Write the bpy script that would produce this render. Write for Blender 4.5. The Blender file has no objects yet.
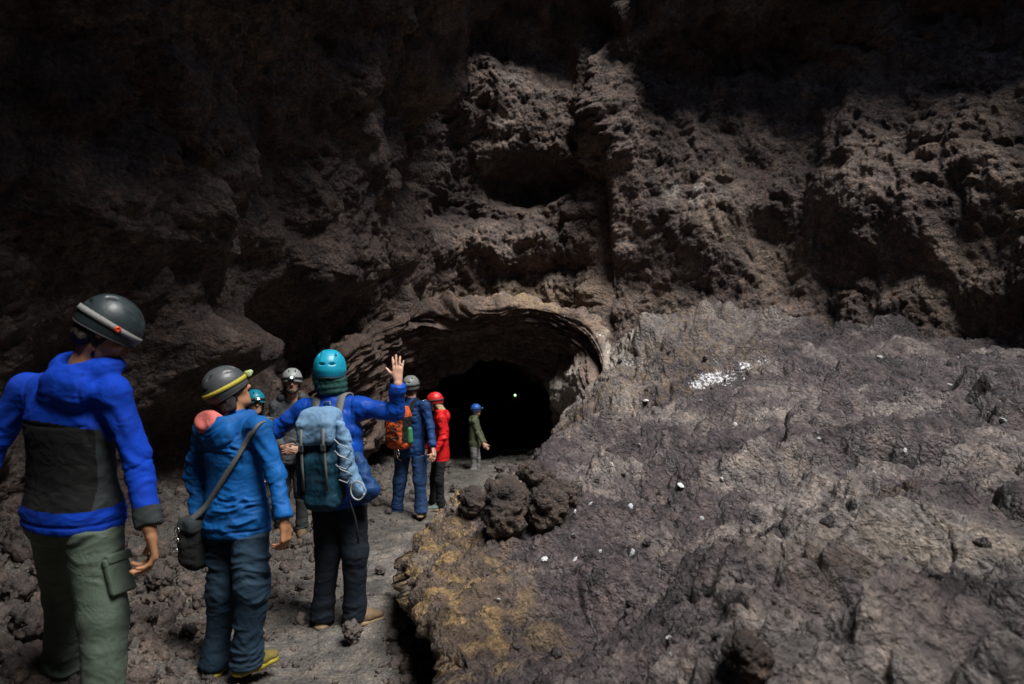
import bpy, math, random
import numpy as np
from mathutils import Vector
F32 = np.float32
rng = np.random.default_rng(7)
FPX, CAMZ = 683.0, 1.75
scene = bpy.context.scene
COL = scene.collection

# ---------------------------------------------------------------- camera
cam_d = bpy.data.cameras.new("camera")
cam = bpy.data.objects.new("camera", cam_d)
COL.objects.link(cam)
cam.location = (0, 0, CAMZ)
cam.rotation_euler = (math.radians(90), 0, 0)
cam_d.sensor_width = 36.0
cam_d.lens = 36.0 * FPX / 1024.0
cam_d.clip_start = 0.05
cam_d.clip_end = 300
cam_d.dof.use_dof = True
cam_d.dof.focus_distance = 5.0
cam_d.dof.aperture_fstop = 2.8
scene.camera = cam

def P(px, py, Y):
    """a point at forward distance Y seen from where the photographer stood"""
    return np.array([(px - 512) / FPX * Y, Y, CAMZ - (py - 342) / FPX * Y])

# ---------------------------------------------------------------- noise
_perm = rng.permutation(256).astype(np.int32)
_perm = np.concatenate([_perm, _perm, _perm])
_grad = rng.normal(size=(256, 3)).astype(F32)
_grad /= np.linalg.norm(_grad, axis=1)[:, None]
_jit = rng.random((256, 3)).astype(F32)

def perlin(p):
    p = np.asarray(p, F32)
    i = np.floor(p).astype(np.int32)
    f = p - i
    i &= 255
    u = f * f * f * (f * (f * 6 - 15) + 10)
    out = np.zeros(len(p), F32)
    for dx in (0, 1):
        a = _perm[i[:, 0] + dx]
        wx = u[:, 0] if dx else 1 - u[:, 0]
        for dy in (0, 1):
            b = _perm[a + i[:, 1] + dy]
            wy = u[:, 1] if dy else 1 - u[:, 1]
            for dz in (0, 1):
                g = _grad[_perm[b + i[:, 2] + dz]]
                wz = u[:, 2] if dz else 1 - u[:, 2]
                d = g[:, 0] * (f[:, 0] - dx) + g[:, 1] * (f[:, 1] - dy) + g[:, 2] * (f[:, 2] - dz)
                out += wx * wy * wz * d
    return out * 1.6

def fbm(p, octv=4, gain=.5, lac=2.03, ridged=False, billow=False):
    p = np.asarray(p, F32)
    a, s, out = 1.0, 1.0, np.zeros(len(p), F32)
    for k in range(octv):
        n = perlin(p * s + 17.3 * k)
        if ridged: n = 1 - 2 * np.abs(n)
        if billow: n = 2 * np.abs(n) - .5
        out += a * n
        a *= gain; s *= lac
    return out

def worley(p):
    """F1 and F2 distances"""
    p = np.asarray(p, F32)
    i = np.floor(p).astype(np.int32)
    f = p - i
    f1 = np.full(len(p), 9., F32); f2 = f1.copy()
    for dx in (-1, 0, 1):
        for dy in (-1, 0, 1):
            for dz in (-1, 0, 1):
                h = _perm[_perm[_perm[(i[:, 0] + dx) & 255] + ((i[:, 1] + dy) & 255)] + ((i[:, 2] + dz) & 255)]
                j = _jit[h]
                d = (dx + j[:, 0] - f[:, 0]) ** 2 + (dy + j[:, 1] - f[:, 1]) ** 2 + (dz + j[:, 2] - f[:, 2]) ** 2
                f2 = np.minimum(f2, np.maximum(f1, d))
                f1 = np.minimum(f1, d)
    return np.sqrt(f1), np.sqrt(f2)

def lumps(p):
    """rounded clinker lumps with creases between them, about 0..1"""
    f1, f2 = worley(p)
    return 1 - np.minimum(f1, 1.1) ** 2

def sstep(a, b, x):
    t = np.clip((x - a) / (b - a), 0, 1)
    return t * t * (3 - 2 * t)

# ---------------------------------------------------------------- mesh helpers
def mesh_np(name, V, faces, mats=(), parent=None, origin=None, smooth=True, mi=None, attrs=None):
    """V (n,3), faces (m,4) or (m,3) arrays in world space -> ONE mesh object"""
    V = np.asarray(V, dtype=np.float64)
    if origin is None:
        origin = (0, 0, 0) if parent is None else parent.get('_o', (0, 0, 0))
    o3 = np.array(origin, float)
    me = bpy.data.meshes.new(name)
    faces = np.asarray(faces, dtype=np.int32)
    k = faces.shape[1]
    me.vertices.add(len(V))
    me.vertices.foreach_set("co", (V - o3).astype(F32).ravel())
    me.loops.add(faces.size)
    me.loops.foreach_set("vertex_index", faces.ravel())
    me.polygons.add(len(faces))
    me.polygons.foreach_set("loop_start", np.arange(0, faces.size, k, dtype=np.int32))
    try: me.polygons.foreach_set("loop_total", np.full(len(faces), k, np.int32))
    except Exception: pass
    for m in mats: me.materials.append(m)
    if mi is not None: me.polygons.foreach_set("material_index", np.asarray(mi, np.int32))
    me.update(calc_edges=True)
    me.polygons.foreach_set("use_smooth", np.full(len(faces), smooth, bool))
    if attrs:
        for an, av in attrs.items():
            at = me.attributes.new(an, 'FLOAT', 'POINT')
            at.data.foreach_set("value", np.asarray(av, F32))
    me.validate()
    ob = bpy.data.objects.new(name, me)
    COL.objects.link(ob)
    if parent is not None:
        ob.parent = parent
        ob['_o'] = tuple(o3)
    else:
        ob.location = o3
    return ob

def clean_tmp():
    for o in bpy.data.objects:
        if '_o' in o: del o['_o']

def tag(o, label=None, cat=None, group=None, kind=None):
    if label: o['label'] = label
    if cat: o['category'] = cat
    if group: o['group'] = group
    if kind: o['kind'] = kind
    return o

def empty(name, loc, label=None, cat=None, group=None):
    e = bpy.data.objects.new(name, None)
    e.empty_display_size = .1
    COL.objects.link(e)
    e.location = tuple(loc)
    e['_o'] = tuple(float(c) for c in loc)
    return tag(e, label, cat, group)

def grid_faces(nu, nv, wrap=False):
    """vertex index = i*nv + j"""
    i = np.arange(nu if wrap else nu - 1)[:, None]; j = np.arange(nv - 1)[None, :]
    i2 = (i + 1) % nu
    a = i * nv + j; b = i2 * nv + j; c = i2 * nv + j + 1; d = i * nv + j + 1
    return np.stack([a, b, c, d], -1).reshape(-1, 4)

def grid_normals(G, wrap=False):
    """G (nu,nv,3) -> unit normals, du x dv"""
    du = np.gradient(G, axis=0); dv = np.gradient(G, axis=1)
    n = np.cross(du, dv)
    n /= np.linalg.norm(n, axis=-1, keepdims=True) + 1e-9
    return n

def spline(pts, n):
    """Catmull-Rom through pts (k,d) resampled n"""
    pts = np.asarray(pts, float)
    k = len(pts)
    ext = np.vstack([2 * pts[0] - pts[1], pts, 2 * pts[-1] - pts[-2]])
    L = np.concatenate([[0], np.cumsum(np.linalg.norm(np.diff(pts[:, :3], axis=0), axis=1) + 1e-6)])
    s = np.linspace(0, L[-1], n)
    idx = np.clip(np.searchsorted(L, s, side='right') - 1, 0, k - 2)
    t = ((s - L[idx]) / (L[idx + 1] - L[idx]))[:, None]
    p0, p1, p2, p3 = ext[idx], ext[idx + 1], ext[idx + 2], ext[idx + 3]
    return .5 * (2 * p1 + (p2 - p0) * t + (2 * p0 - 5 * p1 + 4 * p2 - p3) * t ** 2 + (3 * p1 - p0 - 3 * p2 + p3) * t ** 3)

def rbf(pts, vals, lam=.02):
    """thin plate through (x,y)->z"""
    pts = np.asarray(pts, float); vals = np.asarray(vals, float)
    def ph(r2): return .5 * r2 * np.log(r2 + 1e-9)
    d2 = ((pts[:, None] - pts[None]) ** 2).sum(-1)
    n = len(pts)
    A = np.zeros((n + 3, n + 3))
    A[:n, :n] = ph(d2) + lam * np.eye(n)
    A[:n, n] = 1; A[:n, n + 1:] = pts
    A[n, :n] = 1; A[n + 1:, :n] = pts.T
    w = np.linalg.solve(A, np.concatenate([vals, [0, 0, 0]]))
    def f(x, y):
        x = np.asarray(x, float); y = np.asarray(y, float)
        out = w[n] + w[n + 1] * x + w[n + 2] * y
        for i in range(n):
            out = out + w[i] * ph((x - pts[i, 0]) ** 2 + (y - pts[i, 1]) ** 2)
        return out
    return f

# ---------------------------------------------------------------- materials
def ramp(nt, fac, stops):
    r = nt.nodes.new('ShaderNodeValToRGB')
    while len(r.color_ramp.elements) < len(stops): r.color_ramp.elements.new(.5)
    for e, (p, c) in zip(r.color_ramp.elements, stops):
        e.position = p; e.color = (*c, 1) if len(c) == 3 else c
    nt.links.new(fac, r.inputs[0])
    return r.outputs[0]

def new_mat(name):
    m = bpy.data.materials.new(name); m.use_nodes = True
    nt = m.node_tree
    return m, nt, nt.nodes['Principled BSDF']

def noise_n(nt, co, scale, detail=4, rough=.55, dist=0):
    n = nt.nodes.new('ShaderNodeTexNoise')
    n.inputs['Scale'].default_value = scale; n.inputs['Detail'].default_value = detail
    n.inputs['Roughness'].default_value = rough; n.inputs['Distortion'].default_value = dist
    nt.links.new(co, n.inputs['Vector'])
    return n.outputs['Fac']

def mixc(nt, fac, a, b, mode='MIX'):
    m = nt.nodes.new('ShaderNodeMix'); m.data_type = 'RGBA'; m.blend_type = mode
    if isinstance(fac, (int, float)): m.inputs[0].default_value = fac
    else: nt.links.new(fac, m.inputs[0])
    for s, v in ((m.inputs[6], a), (m.inputs[7], b)):
        if isinstance(v, tuple): s.default_value = (*v, 1)
        else: nt.links.new(v, s)
    return m.outputs[2]

def mathn(nt, op, a, b=None, clamp=False):
    m = nt.nodes.new('ShaderNodeMath'); m.operation = op; m.use_clamp = clamp
    for s, v in ((m.inputs[0], a), (m.inputs[1], b)):
        if v is None: continue
        if isinstance(v, (int, float)): s.default_value = v
        else: nt.links.new(v, s)
    return m.outputs[0]

def rock_mat(name, cols, ochre=(.21, .15, .085), pale=(.3, .27, .24), rough=(.62, .9), fine=34, bump=.35, grain=1.0, spec=.5):
    m, nt, bs = new_mat(name)
    co = nt.nodes.new('ShaderNodeTexCoord').outputs['Object']
    n1 = noise_n(nt, co, .9, 6, .62, .4)
    n2 = noise_n(nt, co, 7, 5, .6)
    n3 = noise_n(nt, co, fine, 5, .65)
    n4 = noise_n(nt, co, fine * 4.2, 3, .6)
    c = ramp(nt, n1, [(.32, cols[0]), (.48, cols[1]), (.62, cols[2])])
    c2 = ramp(nt, n2, [(.3, (.5, .5, .53)), (.5, (1, 1, 1)), (.70, (1.7, 1.58, 1.42))])
    c = mixc(nt, 1.0, c, c2, 'MULTIPLY')
    c3 = ramp(nt, n3, [(.34, (.45, .45, .45)), (.5, (1, 1, 1)), (.68, (1.9, 1.85, 1.8))])
    c = mixc(nt, grain * .8, c, c3, 'MULTIPLY')
    for an, colr in (('ochre', ochre), ('pale', pale)):
        a = nt.nodes.new('ShaderNodeAttribute'); a.attribute_name = an
        jag = mathn(nt, 'MULTIPLY', a.outputs['Fac'], mathn(nt, 'ADD', n2, .55))
        jag = mathn(nt, 'SUBTRACT', jag, mathn(nt, 'MULTIPLY', n3, .25), True)
        cc = mixc(nt, 1.0, colr, c3, 'MULTIPLY')
        c = mixc(nt, jag, c, cc)
    a = nt.nodes.new('ShaderNodeAttribute'); a.attribute_name = 'white'
    wf = mathn(nt, 'MULTIPLY', a.outputs['Fac'], 1.0, True)
    nw = noise_n(nt, co, 26, 5, .75, .6)
    wf = ramp(nt, mathn(nt, 'ADD', wf, mathn(nt, 'MULTIPLY', mathn(nt, 'SUBTRACT', nw, .5), 2.4)), [(.56, (0, 0, 0)), (.64, (1, 1, 1))])
    c = mixc(nt, wf, c, (.72, .72, .74))
    nt.links.new(c, bs.inputs['Base Color'])
    r = nt.nodes.new('ShaderNodeMapRange')
    r.inputs['From Min'].default_value = .35; r.inputs['From Max'].default_value = .65
    r.inputs['To Min'].default_value = rough[0]; r.inputs['To Max'].default_value = rough[1]
    nt.links.new(n2, r.inputs['Value']); nt.links.new(r.outputs[0], bs.inputs['Roughness'])
    bs.inputs['Specular IOR Level'].default_value = spec
    vo = nt.nodes.new('ShaderNodeTexVoronoi'); vo.inputs['Scale'].default_value = fine * .55; vo.inputs['Detail'].default_value = 2
    vm_ = nt.nodes.new('ShaderNodeVectorMath'); vm_.operation = 'MULTIPLY_ADD'
    nz = nt.nodes.new('ShaderNodeTexNoise'); nz.inputs['Scale'].default_value = fine * .4
    nt.links.new(co, nz.inputs['Vector']); nt.links.new(nz.outputs['Color'], vm_.inputs[0]); vm_.inputs[1].default_value = (1.6 / fine,) * 3
    nt.links.new(co, vm_.inputs[2]); nt.links.new(vm_.outputs[0], vo.inputs['Vector'])
    pop = mathn(nt, 'SUBTRACT', 1.0, vo.outputs['Distance'])
    h = mathn(nt, 'ADD', mathn(nt, 'MULTIPLY', n3, .9), mathn(nt, 'MULTIPLY', n4, .35))
    h = mathn(nt, 'ADD', h, mathn(nt, 'MULTIPLY', pop, .9))
    b = nt.nodes.new('ShaderNodeBump'); b.inputs['Strength'].default_value = bump
    b.inputs['Distance'].default_value = 1.5 / fine
    nt.links.new(h, b.inputs['Height']); nt.links.new(b.outputs[0], bs.inputs['Normal'])
    return m

def cloth_mat(name, col, rough=.85, weave=260, bump=.2, var=.25, sheen=.0, fold=0.0):
    m, nt, bs = new_mat(name)
    co = nt.nodes.new('ShaderNodeTexCoord').outputs['Object']
    n1 = noise_n(nt, co, 5, 4, .6)
    n2 = noise_n(nt, co, weave, 2, .6)
    c = ramp(nt, n1, [(.3, tuple(x * (1 - var) for x in col)), (.7, tuple(min(1, x * (1 + var)) for x in col))])
    c = mixc(nt, .35, c, ramp(nt, n2, [(.35, (.6, .6, .6)), (.65, (1.25, 1.25, 1.25))]), 'MULTIPLY')
    c = mixc(nt, ramp(nt, noise_n(nt, co, 9, 5, .7, .6), [(.52, (0, 0, 0)), (.78, (.15, .15, .15))]), c, (.11, .095, .08))
    nt.links.new(c, bs.inputs['Base Color'])
    bs.inputs['Roughness'].default_value = rough
    bs.inputs['Specular IOR Level'].default_value = .18
    if sheen: bs.inputs['Sheen Weight'].default_value = sheen
    h = mathn(nt, 'ADD', mathn(nt, 'MULTIPLY', n2, .12), mathn(nt, 'MULTIPLY', mathn(nt, 'ABSOLUTE', mathn(nt, 'SUBTRACT', noise_n(nt, co, 9, 2, .5, 1.2), .5)), -3.0))
    b = nt.nodes.new('ShaderNodeBump'); b.inputs['Strength'].default_value = bump
    b.inputs['Distance'].default_value = .02
    nt.links.new(h, b.inputs['Height']); nt.links.new(b.outputs[0], bs.inputs['Normal'])
    return m

def simple_mat(name, col, rough=.5, metal=0, emit=None, es=0, coat=0, bump=0, bscale=60, var=.15):
    m, nt, bs = new_mat(name)
    co = nt.nodes.new('ShaderNodeTexCoord').outputs['Object']
    n1 = noise_n(nt, co, bscale * .4, 4, .6)
    c = ramp(nt, n1, [(.3, tuple(x * (1 - var) for x in col)), (.7, tuple(min(1, x * (1 + var)) for x in col))])
    nt.links.new(c, bs.inputs['Base Color'])
    bs.inputs['Roughness'].default_value = rough
    bs.inputs['Metallic'].default_value = metal
    bs.inputs['Coat Weight'].default_value = coat
    if emit:
        bs.inputs['Emission Color'].default_value = (*emit, 1)
        bs.inputs['Emission Strength'].default_value = es
    if bump:
        b = nt.nodes.new('ShaderNodeBump'); b.inputs['Strength'].default_value = bump
        b.inputs['Distance'].default_value = .01
        nt.links.new(noise_n(nt, co, bscale, 4, .6), b.inputs['Height'])
        nt.links.new(b.outputs[0], bs.inputs['Normal'])
    return m

def skin_mat(name, col):
    m, nt, bs = new_mat(name)
    co = nt.nodes.new('ShaderNodeTexCoord').outputs['Object']
    n1 = noise_n(nt, co, 18, 4, .6)
    c = ramp(nt, n1, [(.3, tuple(x * .8 for x in col)), (.7, (min(1, col[0] * 1.15), col[1] * 1.05, col[2] * 1.05))])
    nt.links.new(c, bs.inputs['Base Color'])
    bs.inputs['Roughness'].default_value = .5
    bs.inputs['Subsurface Weight'].default_value = .08
    bs.inputs['Subsurface Radius'].default_value = (.01, .004, .002)
    b = nt.nodes.new('ShaderNodeBump'); b.inputs['Strength'].default_value = .12; b.inputs['Distance'].default_value = .004
    nt.links.new(noise_n(nt, co, 160, 3), b.inputs['Height']); nt.links.new(b.outputs[0], bs.inputs['Normal'])
    return m
# ================================================================ THE CAVE
M_wall = rock_mat('dark_lava_wall', [(.040, .029, .026), (.098, .071, .060), (.17, .13, .108)], fine=26, bump=.8)
M_ledge = rock_mat('purple_grey_lava', [(.022, .017, .019), (.054, .042, .043), (.15, .13, .12)], fine=40, bump=.9, ochre=(.22, .145, .065), rough=(.32, .7))
M_arch = rock_mat('layered_lava', [(.05, .034, .028), (.095, .064, .05), (.14, .10, .08)], fine=30, bump=.45)
M_path = rock_mat('cave_floor_grit', [(.055, .050, .044), (.082, .074, .065), (.125, .113, .10)], fine=60, bump=.6)
M_rubble = rock_mat('rubble_stone', [(.035, .028, .025), (.066, .052, .045), (.12, .095, .082)], fine=70, bump=.4)
M_boulder = rock_mat('brown_boulder', [(.020, .015, .013), (.046, .032, .025), (.115, .082, .055)], fine=55, bump=.9)
M_white = simple_mat('white_stone', (.44, .44, .45), .75, bump=.4, bscale=120)

# ---- floor of the cave: heights at places people stand
gp = [(-1.8, 2.8, .08), (-2.1, 3.3, .10), (-1.45, 3.6, 0.0), (-1.2, 4.3, -.04), (-.9, 4.4, -.04), (-.6, 3.0, .0), (-.4, 1, .05),
      (-4, 0, .3), (-3.6, 3.5, .25), (-3.9, 5.5, .3), (-3.2, 7.2, .05), (-2.3, 7.2, -.28), (-2.45, 6.5, -.22), (-1.5, 6.5, -.2),
      (-1.27, 8.6, -.45), (-1.0, 9.2, -.52), (-.35, 6, -.15), (-.3, 8, -.40), (-.66, 12.6, -.62), (-2.5, 10.5, -.4),
      (-2.2, 13, -.5), (1, 13, -.4), (.1, 11, -.5), (-1, 16, -.9), (0, 20, -1.42), (1.5, 20, -1.2), (-3, 20, -1.2), (0, 30, -1.8), (0, -4, .2), (-4, -4, .4)]
GROUND = rbf([g[:2] for g in gp], [g[2] for g in gp])
xs = np.linspace(-6, 3.6, 620)
ys = [-6.0]
while ys[-1] < 34: ys.append(ys[-1] + (.06 if ys[-1] < 1.8 else max(.009, .0036 * ys[-1] - .001)))
ys = np.array(ys)
X, Y = np.meshgrid(xs, ys, indexing='ij')
def ground_detail(x, y, z0):
    p = np.stack([x, y, z0], -1).reshape(-1, 3)
    # trodden path in the middle is smoother
    pathx = np.interp(y, [0, 3.5, 5, 7, 9, 12, 30], [-1.0, -1.0, -.95, -1.15, -.95, -.6, 0]).ravel()
    rough = .28 + .72 * sstep(.25, 1.3, np.abs(p[:, 0] - pathx))
    n = fbm(p * 1.1, 3) * .07
    n += rough * (lumps(p * np.array([5., 5., 5.]) + .35 * fbm(p * 7, 2)[:, None]) - .5) * .08
    n += (.2 + .8 * rough) * (lumps(p * 14.) - .5) * .05
    n += (.35 + .65 * rough) * (lumps(p * 34.) - .5) * .022
    n += fbm(p * 30, 3) * .006
    return n.reshape(x.shape)
Z = GROUND(X, Y)
Z = Z + ground_detail(X, Y, Z)
V = np.stack([X, Y, Z], -1).reshape(-1, 3)
floor = mesh_np('ground', V, grid_faces(len(xs), len(ys)), [M_path], attrs={'ochre': np.zeros(len(V)), 'pale': np.zeros(len(V)), 'white': np.zeros(len(V))})
tag(floor, 'gritty dark cave floor running into the tunnel', kind='structure')

# ---- big rock slope on the right
EY = np.array([-6, -1, 1, 2.5, 3.4, 4.4, 5.2, 6.7, 8.3, 11.0, 12.5, 14.5])
EX = np.array([.3, .25, .1, -.12, -.36, -.67, -.62, -.33, .08, .80, 1.05, 1.2])
EZ = np.array([.6, .6, .55, .5, .45, .42, .36, .32, .25, .40, .5, .6])
dense = np.linspace(-6, 14.5, 400)
_ex = spline(np.stack([EX, EY, EZ], 1), 500)
def edge_x(y): return np.interp(y, _ex[:, 1], _ex[:, 0])
def edge_z(y): return np.interp(y, _ex[:, 1], _ex[:, 2])
sp = [(e[0], e[1], e[2]) for e in zip(EX, EY, EZ)]
sp += [tuple(P(px, py, y)) for px, py, y in [
    (700, 684, 2.0), (850, 684, 1.75), (1024, 684, 1.45), (1024, 560, 2.2), (1024, 480, 3.3), (1024, 400, 5.2), (1024, 362, 7.6), (1024, 352, 9), (1150, 340, 8.2),
    (860, 560, 2.7), (860, 470, 4.2), (860, 400, 6.6), (860, 356, 9.3), (860, 349, 10.6), (720, 560, 3.2), (720, 480, 4.8), (720, 420, 7.0), (720, 378, 9.6), (720, 345, 11.3), (700, 330, 12.6),
    (600, 560, 3.6), (600, 500, 4.7), (600, 440, 7.2), (605, 400, 10.0), (625, 352, 12.0), (640, 338, 12.8), (560, 600, 3.3), (640, 400, 9.4)]]
sp += [(2, 0, 1.15), (4, 0, 1.3), (7, 0, 1.6), (7, -5, 1.7), (2, -5, 1.2), (9, 6, 2.0), (9, 12, 3), (3, 14, 2.6), (5, 3, 1.35), (7.5, 5, 1.6)]
sp = np.array([tuple(map(float, s)) for s in sp])
SLOPE = rbf(sp[:, :2], sp[:, 2], lam=.03)
us = [-.75]
while us[-1] < 9.5: us.append(us[-1] + (.011 if us[-1] < 1.6 else min(.045, .011 + (us[-1] - 1.6) * .006)))
us = np.array(us)
ys = [-5.0]
while ys[-1] < 14.4: ys.append(ys[-1] + (.05 if ys[-1] < .9 else max(.0075, .0036 * ys[-1] + .001)))
ys = np.array(ys)
U, Y = np.meshgrid(us, ys, indexing='ij')
w = np.maximum(-U, 0)
ex, ez = edge_x(Y), edge_z(Y)
X = ex + np.maximum(U, 0)
z0 = SLOPE(X, Y)
Xc = X - .06 * np.sin(np.pi * np.minimum(w / .14, 1)) + .42 * np.maximum(w - .08, 0)
Zc = z0 - .03 * sstep(.25, 0, np.abs(U)) - w * 1.25
G = np.stack([Xc, Y, Zc], -1)
N = grid_normals(G)
N *= np.sign(N[..., 2:3] + N[..., 0:1] * -.3 + 1e-6)  # outward
p = G.reshape(-1, 3)
# flow direction runs from lower left to upper right: stretch the noise along it
a = math.radians(14)
T = np.array([math.cos(a), math.sin(a), 0.]); B = np.array([-math.sin(a), math.cos(a), 0.]); Zv = np.array([0, 0, 1.])
q = np.stack([p @ T * .45, p @ B, p @ Zv], -1)
wq = q + .35 * np.stack([perlin(p * .8), perlin(p * .8 + 9), perlin(p * .8 + 31)], -1)
d = fbm(p * .55, 2) * .17
# long folds of once fluid lava running up the slope, with creases between them
a2 = math.radians(24); T2 = np.array([math.cos(a2), math.sin(a2), 0.]); B2_ = np.array([-math.sin(a2), math.cos(a2), 0.])
fq = np.stack([p @ T2 * .22, p @ B2_, p @ Zv], -1) + .45 * np.stack([perlin(p * .6 + 70), perlin(p * .6 + 75), perlin(p * .6 + 81)], -1)
smoothz = sstep(-.12, .22, perlin(p * np.array([.55, .55, .3]) + 3))     # smooth pahoehoe skin against clinkery ground
nearz = sstep(4.2, 2.2, Y.ravel()) * sstep(.5, 1.6, U.ravel())
smoothz = np.clip(smoothz * .85 + nearz * .6, 0, 1) * sstep(.1, .7, U.ravel())
d += fbm(fq * 1.15, 3, billow=True, gain=.5) * .17
d += fbm(wq * 1.3, 6, billow=True, gain=.55) * .13 * (1 - .62 * smoothz)
fold = fbm(wq * 4.6 + 5, 3, billow=True, gain=.55)
d += fold * .05 * (1 - .5 * smoothz)
cr = worley(wq * np.array([2.6, 2.6, 2.6]) + .4 * fbm(p * 3, 2)[:, None])
crack = np.exp(-((cr[1] - cr[0]) / .055) ** 2)
dq = worley(p * 1.05 + .5 * fbm(p * 1.4, 3)[:, None]); crack2 = np.exp(-((dq[1] - dq[0]) / .05) ** 2)
d -= crack2 * .11 * smoothz
d -= crack * (.045 + .035 * smoothz)
lm = lumps(q * 9 + .3 * fbm(p * 6, 2)[:, None]) - .5
edgez = sstep(1.1, .0, U.ravel())
d += lm * (.042 * (1 - smoothz) + .012 + .03 * edgez)
l2 = lumps(p * 22) - .5
d += l2 * (.030 * (1 - smoothz) + .006 + .012 * edgez)
d += edgez * (lumps(p * 15 + .4 * fbm(p * 9, 2)[:, None]) - .5) * .06 + (lumps(p * 48) - .5) * .009 + fbm(p * 60, 2) * .003
d = d * (.40 + .60 * sstep(-.1, 1.2, U.ravel())) - .05 * sstep(1.0, .1, U.ravel())
# brown mounds at the foot of the wall
for (mx, my, sx, sy, am) in [(652, 348, 20, 20, .45), (700, 334, 30, 22, .5), (770, 334, 40, 18, .42), (860, 338, 50, 12, .3), (690, 362, 30, 10, .1), (985, 375, 50, 13, .22), (805, 350, 60, 10, .1)]:
    ppx = 512 + FPX * p[:, 0] / np.maximum(p[:, 1], .3); ppy = 342 - FPX * (p[:, 2] - CAMZ) / np.maximum(p[:, 1], .3)
    g_ = np.exp(-((ppx - mx) / sx) ** 2 - ((ppy - my) / sy) ** 2) * (p[:, 1] > 3)
    d += am * g_ * (.85 + .5 * fbm(p * 1.7 + 2, 2, billow=True)) - .6 * am * g_ * d
Gd = p + N.reshape(-1, 3) * d[:, None]
ppx = 512 + FPX * Gd[:, 0] / np.maximum(Gd[:, 1], .3); ppy = 342 - FPX * (Gd[:, 2] - CAMZ) / np.maximum(Gd[:, 1], .3)
och = (.35 + .65 * sstep(-.2, .3, perlin(p * 9))) * np.clip(sstep(.75, .05, U.ravel()) * sstep(8, 5.5, Y.ravel()) * sstep(2.4, 3.4, Y.ravel()) * 1.15 + sstep(7.5, 10, Y.ravel()) * sstep(5.5, 1.2, U.ravel()) * .42 + .45 * nearz * sstep(0, .4, perlin(p * 1.6)), 0, 1)
pale = np.clip(.55 * nearz * sstep(-.3, .4, perlin(p * 1.1 + 7)) + sstep(10, 11.5, Y.ravel()) * .55 * sstep(3.4, 2.0, X.ravel()), 0, 1)
def white_at(lst, p):
    wv = np.zeros(len(p), F32)
    for (px, py, Yd, sx, sy, st) in lst:
        ok = p[:, 1] > 3
        qx = 512 + FPX * p[:, 0] / np.maximum(p[:, 1], .3); qy = 342 - FPX * (p[:, 2] - CAMZ) / np.maximum(p[:, 1], .3)
        wv += ok * st * np.exp(-((qx - px) / sx) ** 2 - ((qy - py) / sy) ** 2)
    return np.minimum(wv, 1)
wl = [(716, 378, 9, 26, 8, .72), (742, 366, 9, 14, 5, .66), (698, 386, 9, 10, 4, .62), (636, 364, 11, 16, 9, .52), (612, 337, 12, 12, 6, .6), (764, 359, 9, 14, 4, .56)]
white = white_at(wl, Gd)
slope = mesh_np('lava_slope', Gd, grid_faces(len(us), len(ys))[:, ::-1], [M_ledge], attrs={'ochre': och, 'pale': pale, 'white': white})
tag(slope, 'broad cracked purple grey lava slope rising to the right wall', kind='structure')

# ---- arch and tunnel
O = np.array([P(*a) for a in [(255, 520, 7.9), (272, 450, 8.4), (305, 393, 9.0), (350, 350, 9.8), (392, 326, 10.9), (432, 313, 11.7), (500, 306, 12.1), (556, 312, 12.1), (588, 328, 11.9), (604, 358, 11.6), (606, 395, 11.2), (590, 440, 10.9)]])
I = np.array([P(*a) for a in [(300, 560, 9.3), (322, 500, 9.8), (352, 452, 10.6), (392, 408, 11.8), (425, 374, 12.8), (455, 357, 13.2), (498, 351, 13.4), (530, 358, 13.2), (550, 372, 12.9), (558, 392, 12.6), (562, 420, 12.3), (566, 470, 12.0)]])
n = 620
def rs(A): # resample by index so O and I correspond
    A = np.asarray(A); k = len(A); t = np.linspace(0, k - 1, n); i = np.clip(t.astype(int), 0, k - 2); f = (t - i)[:, None]
    e = np.vstack([2 * A[0] - A[1], A, 2 * A[-1] - A[-2]])
    p0, p1, p2, p3 = e[i], e[i + 1], e[i + 2], e[i + 3]
    return .5 * (2 * p1 + (p2 - p0) * f + (2 * p0 - 5 * p1 + 4 * p2 - p3) * f ** 2 + (3 * p1 - p0 - 3 * p2 + p3) * f ** 3)
def ring(cx, y, hw, ztop, zbot):
    th = np.linspace(math.pi * 1.12, -math.pi * .12, 12)
    return np.stack([cx + hw * np.cos(th), np.full(12, y), zbot + (ztop - zbot) * np.clip(np.sin(th) + .15, -.2, 2) / 1.15], -1)
Bk = O + np.stack([np.linspace(-.7, .5, 12), np.full(12, 2.7), np.full(12, .08)], -1)
rows = [(Bk, 0.), (O * .5 + Bk * .5 + np.array([0, 0, .02]), 1.2), (O * .9 + Bk * .1 + np.array([0, 0, .06]), 2.2), (O, 2.6), (O * .72 + I * .28 + np.array([0, -.12, .0]), 3.2), (O * .3 + I * .7 + np.array([0, -.06, 0]), 4.0), (I, 4.7),
        (I * .55 + ring(-.8, 17, 2.3, 1.35, -1.3) * .45, 6.2), (ring(-.7, 18.5, 2.4, 1.45, -1.4), 8.), (ring(-.1, 24, 2.5, 1.0, -1.9), 10.), (ring(.3, 29, 2.3, .6, -2.2), 11.), (ring(.3, 31, 2.2, .4, -2.6), 12.3), (ring(.3, 31.5, .05, -4, -4.1), 13.)]
R = np.stack([rs(r[0]) for r in rows], 1)                      # (n, k, 3)
tk = np.array([r[1] for r in rows])
nj = 620
tj = np.concatenate([np.linspace(0, 2.2, 150, endpoint=False), np.linspace(2.2, 6.2, 330, endpoint=False), np.linspace(6.2, 13, nj - 480)])
G = np.empty((n, nj, 3))
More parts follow.
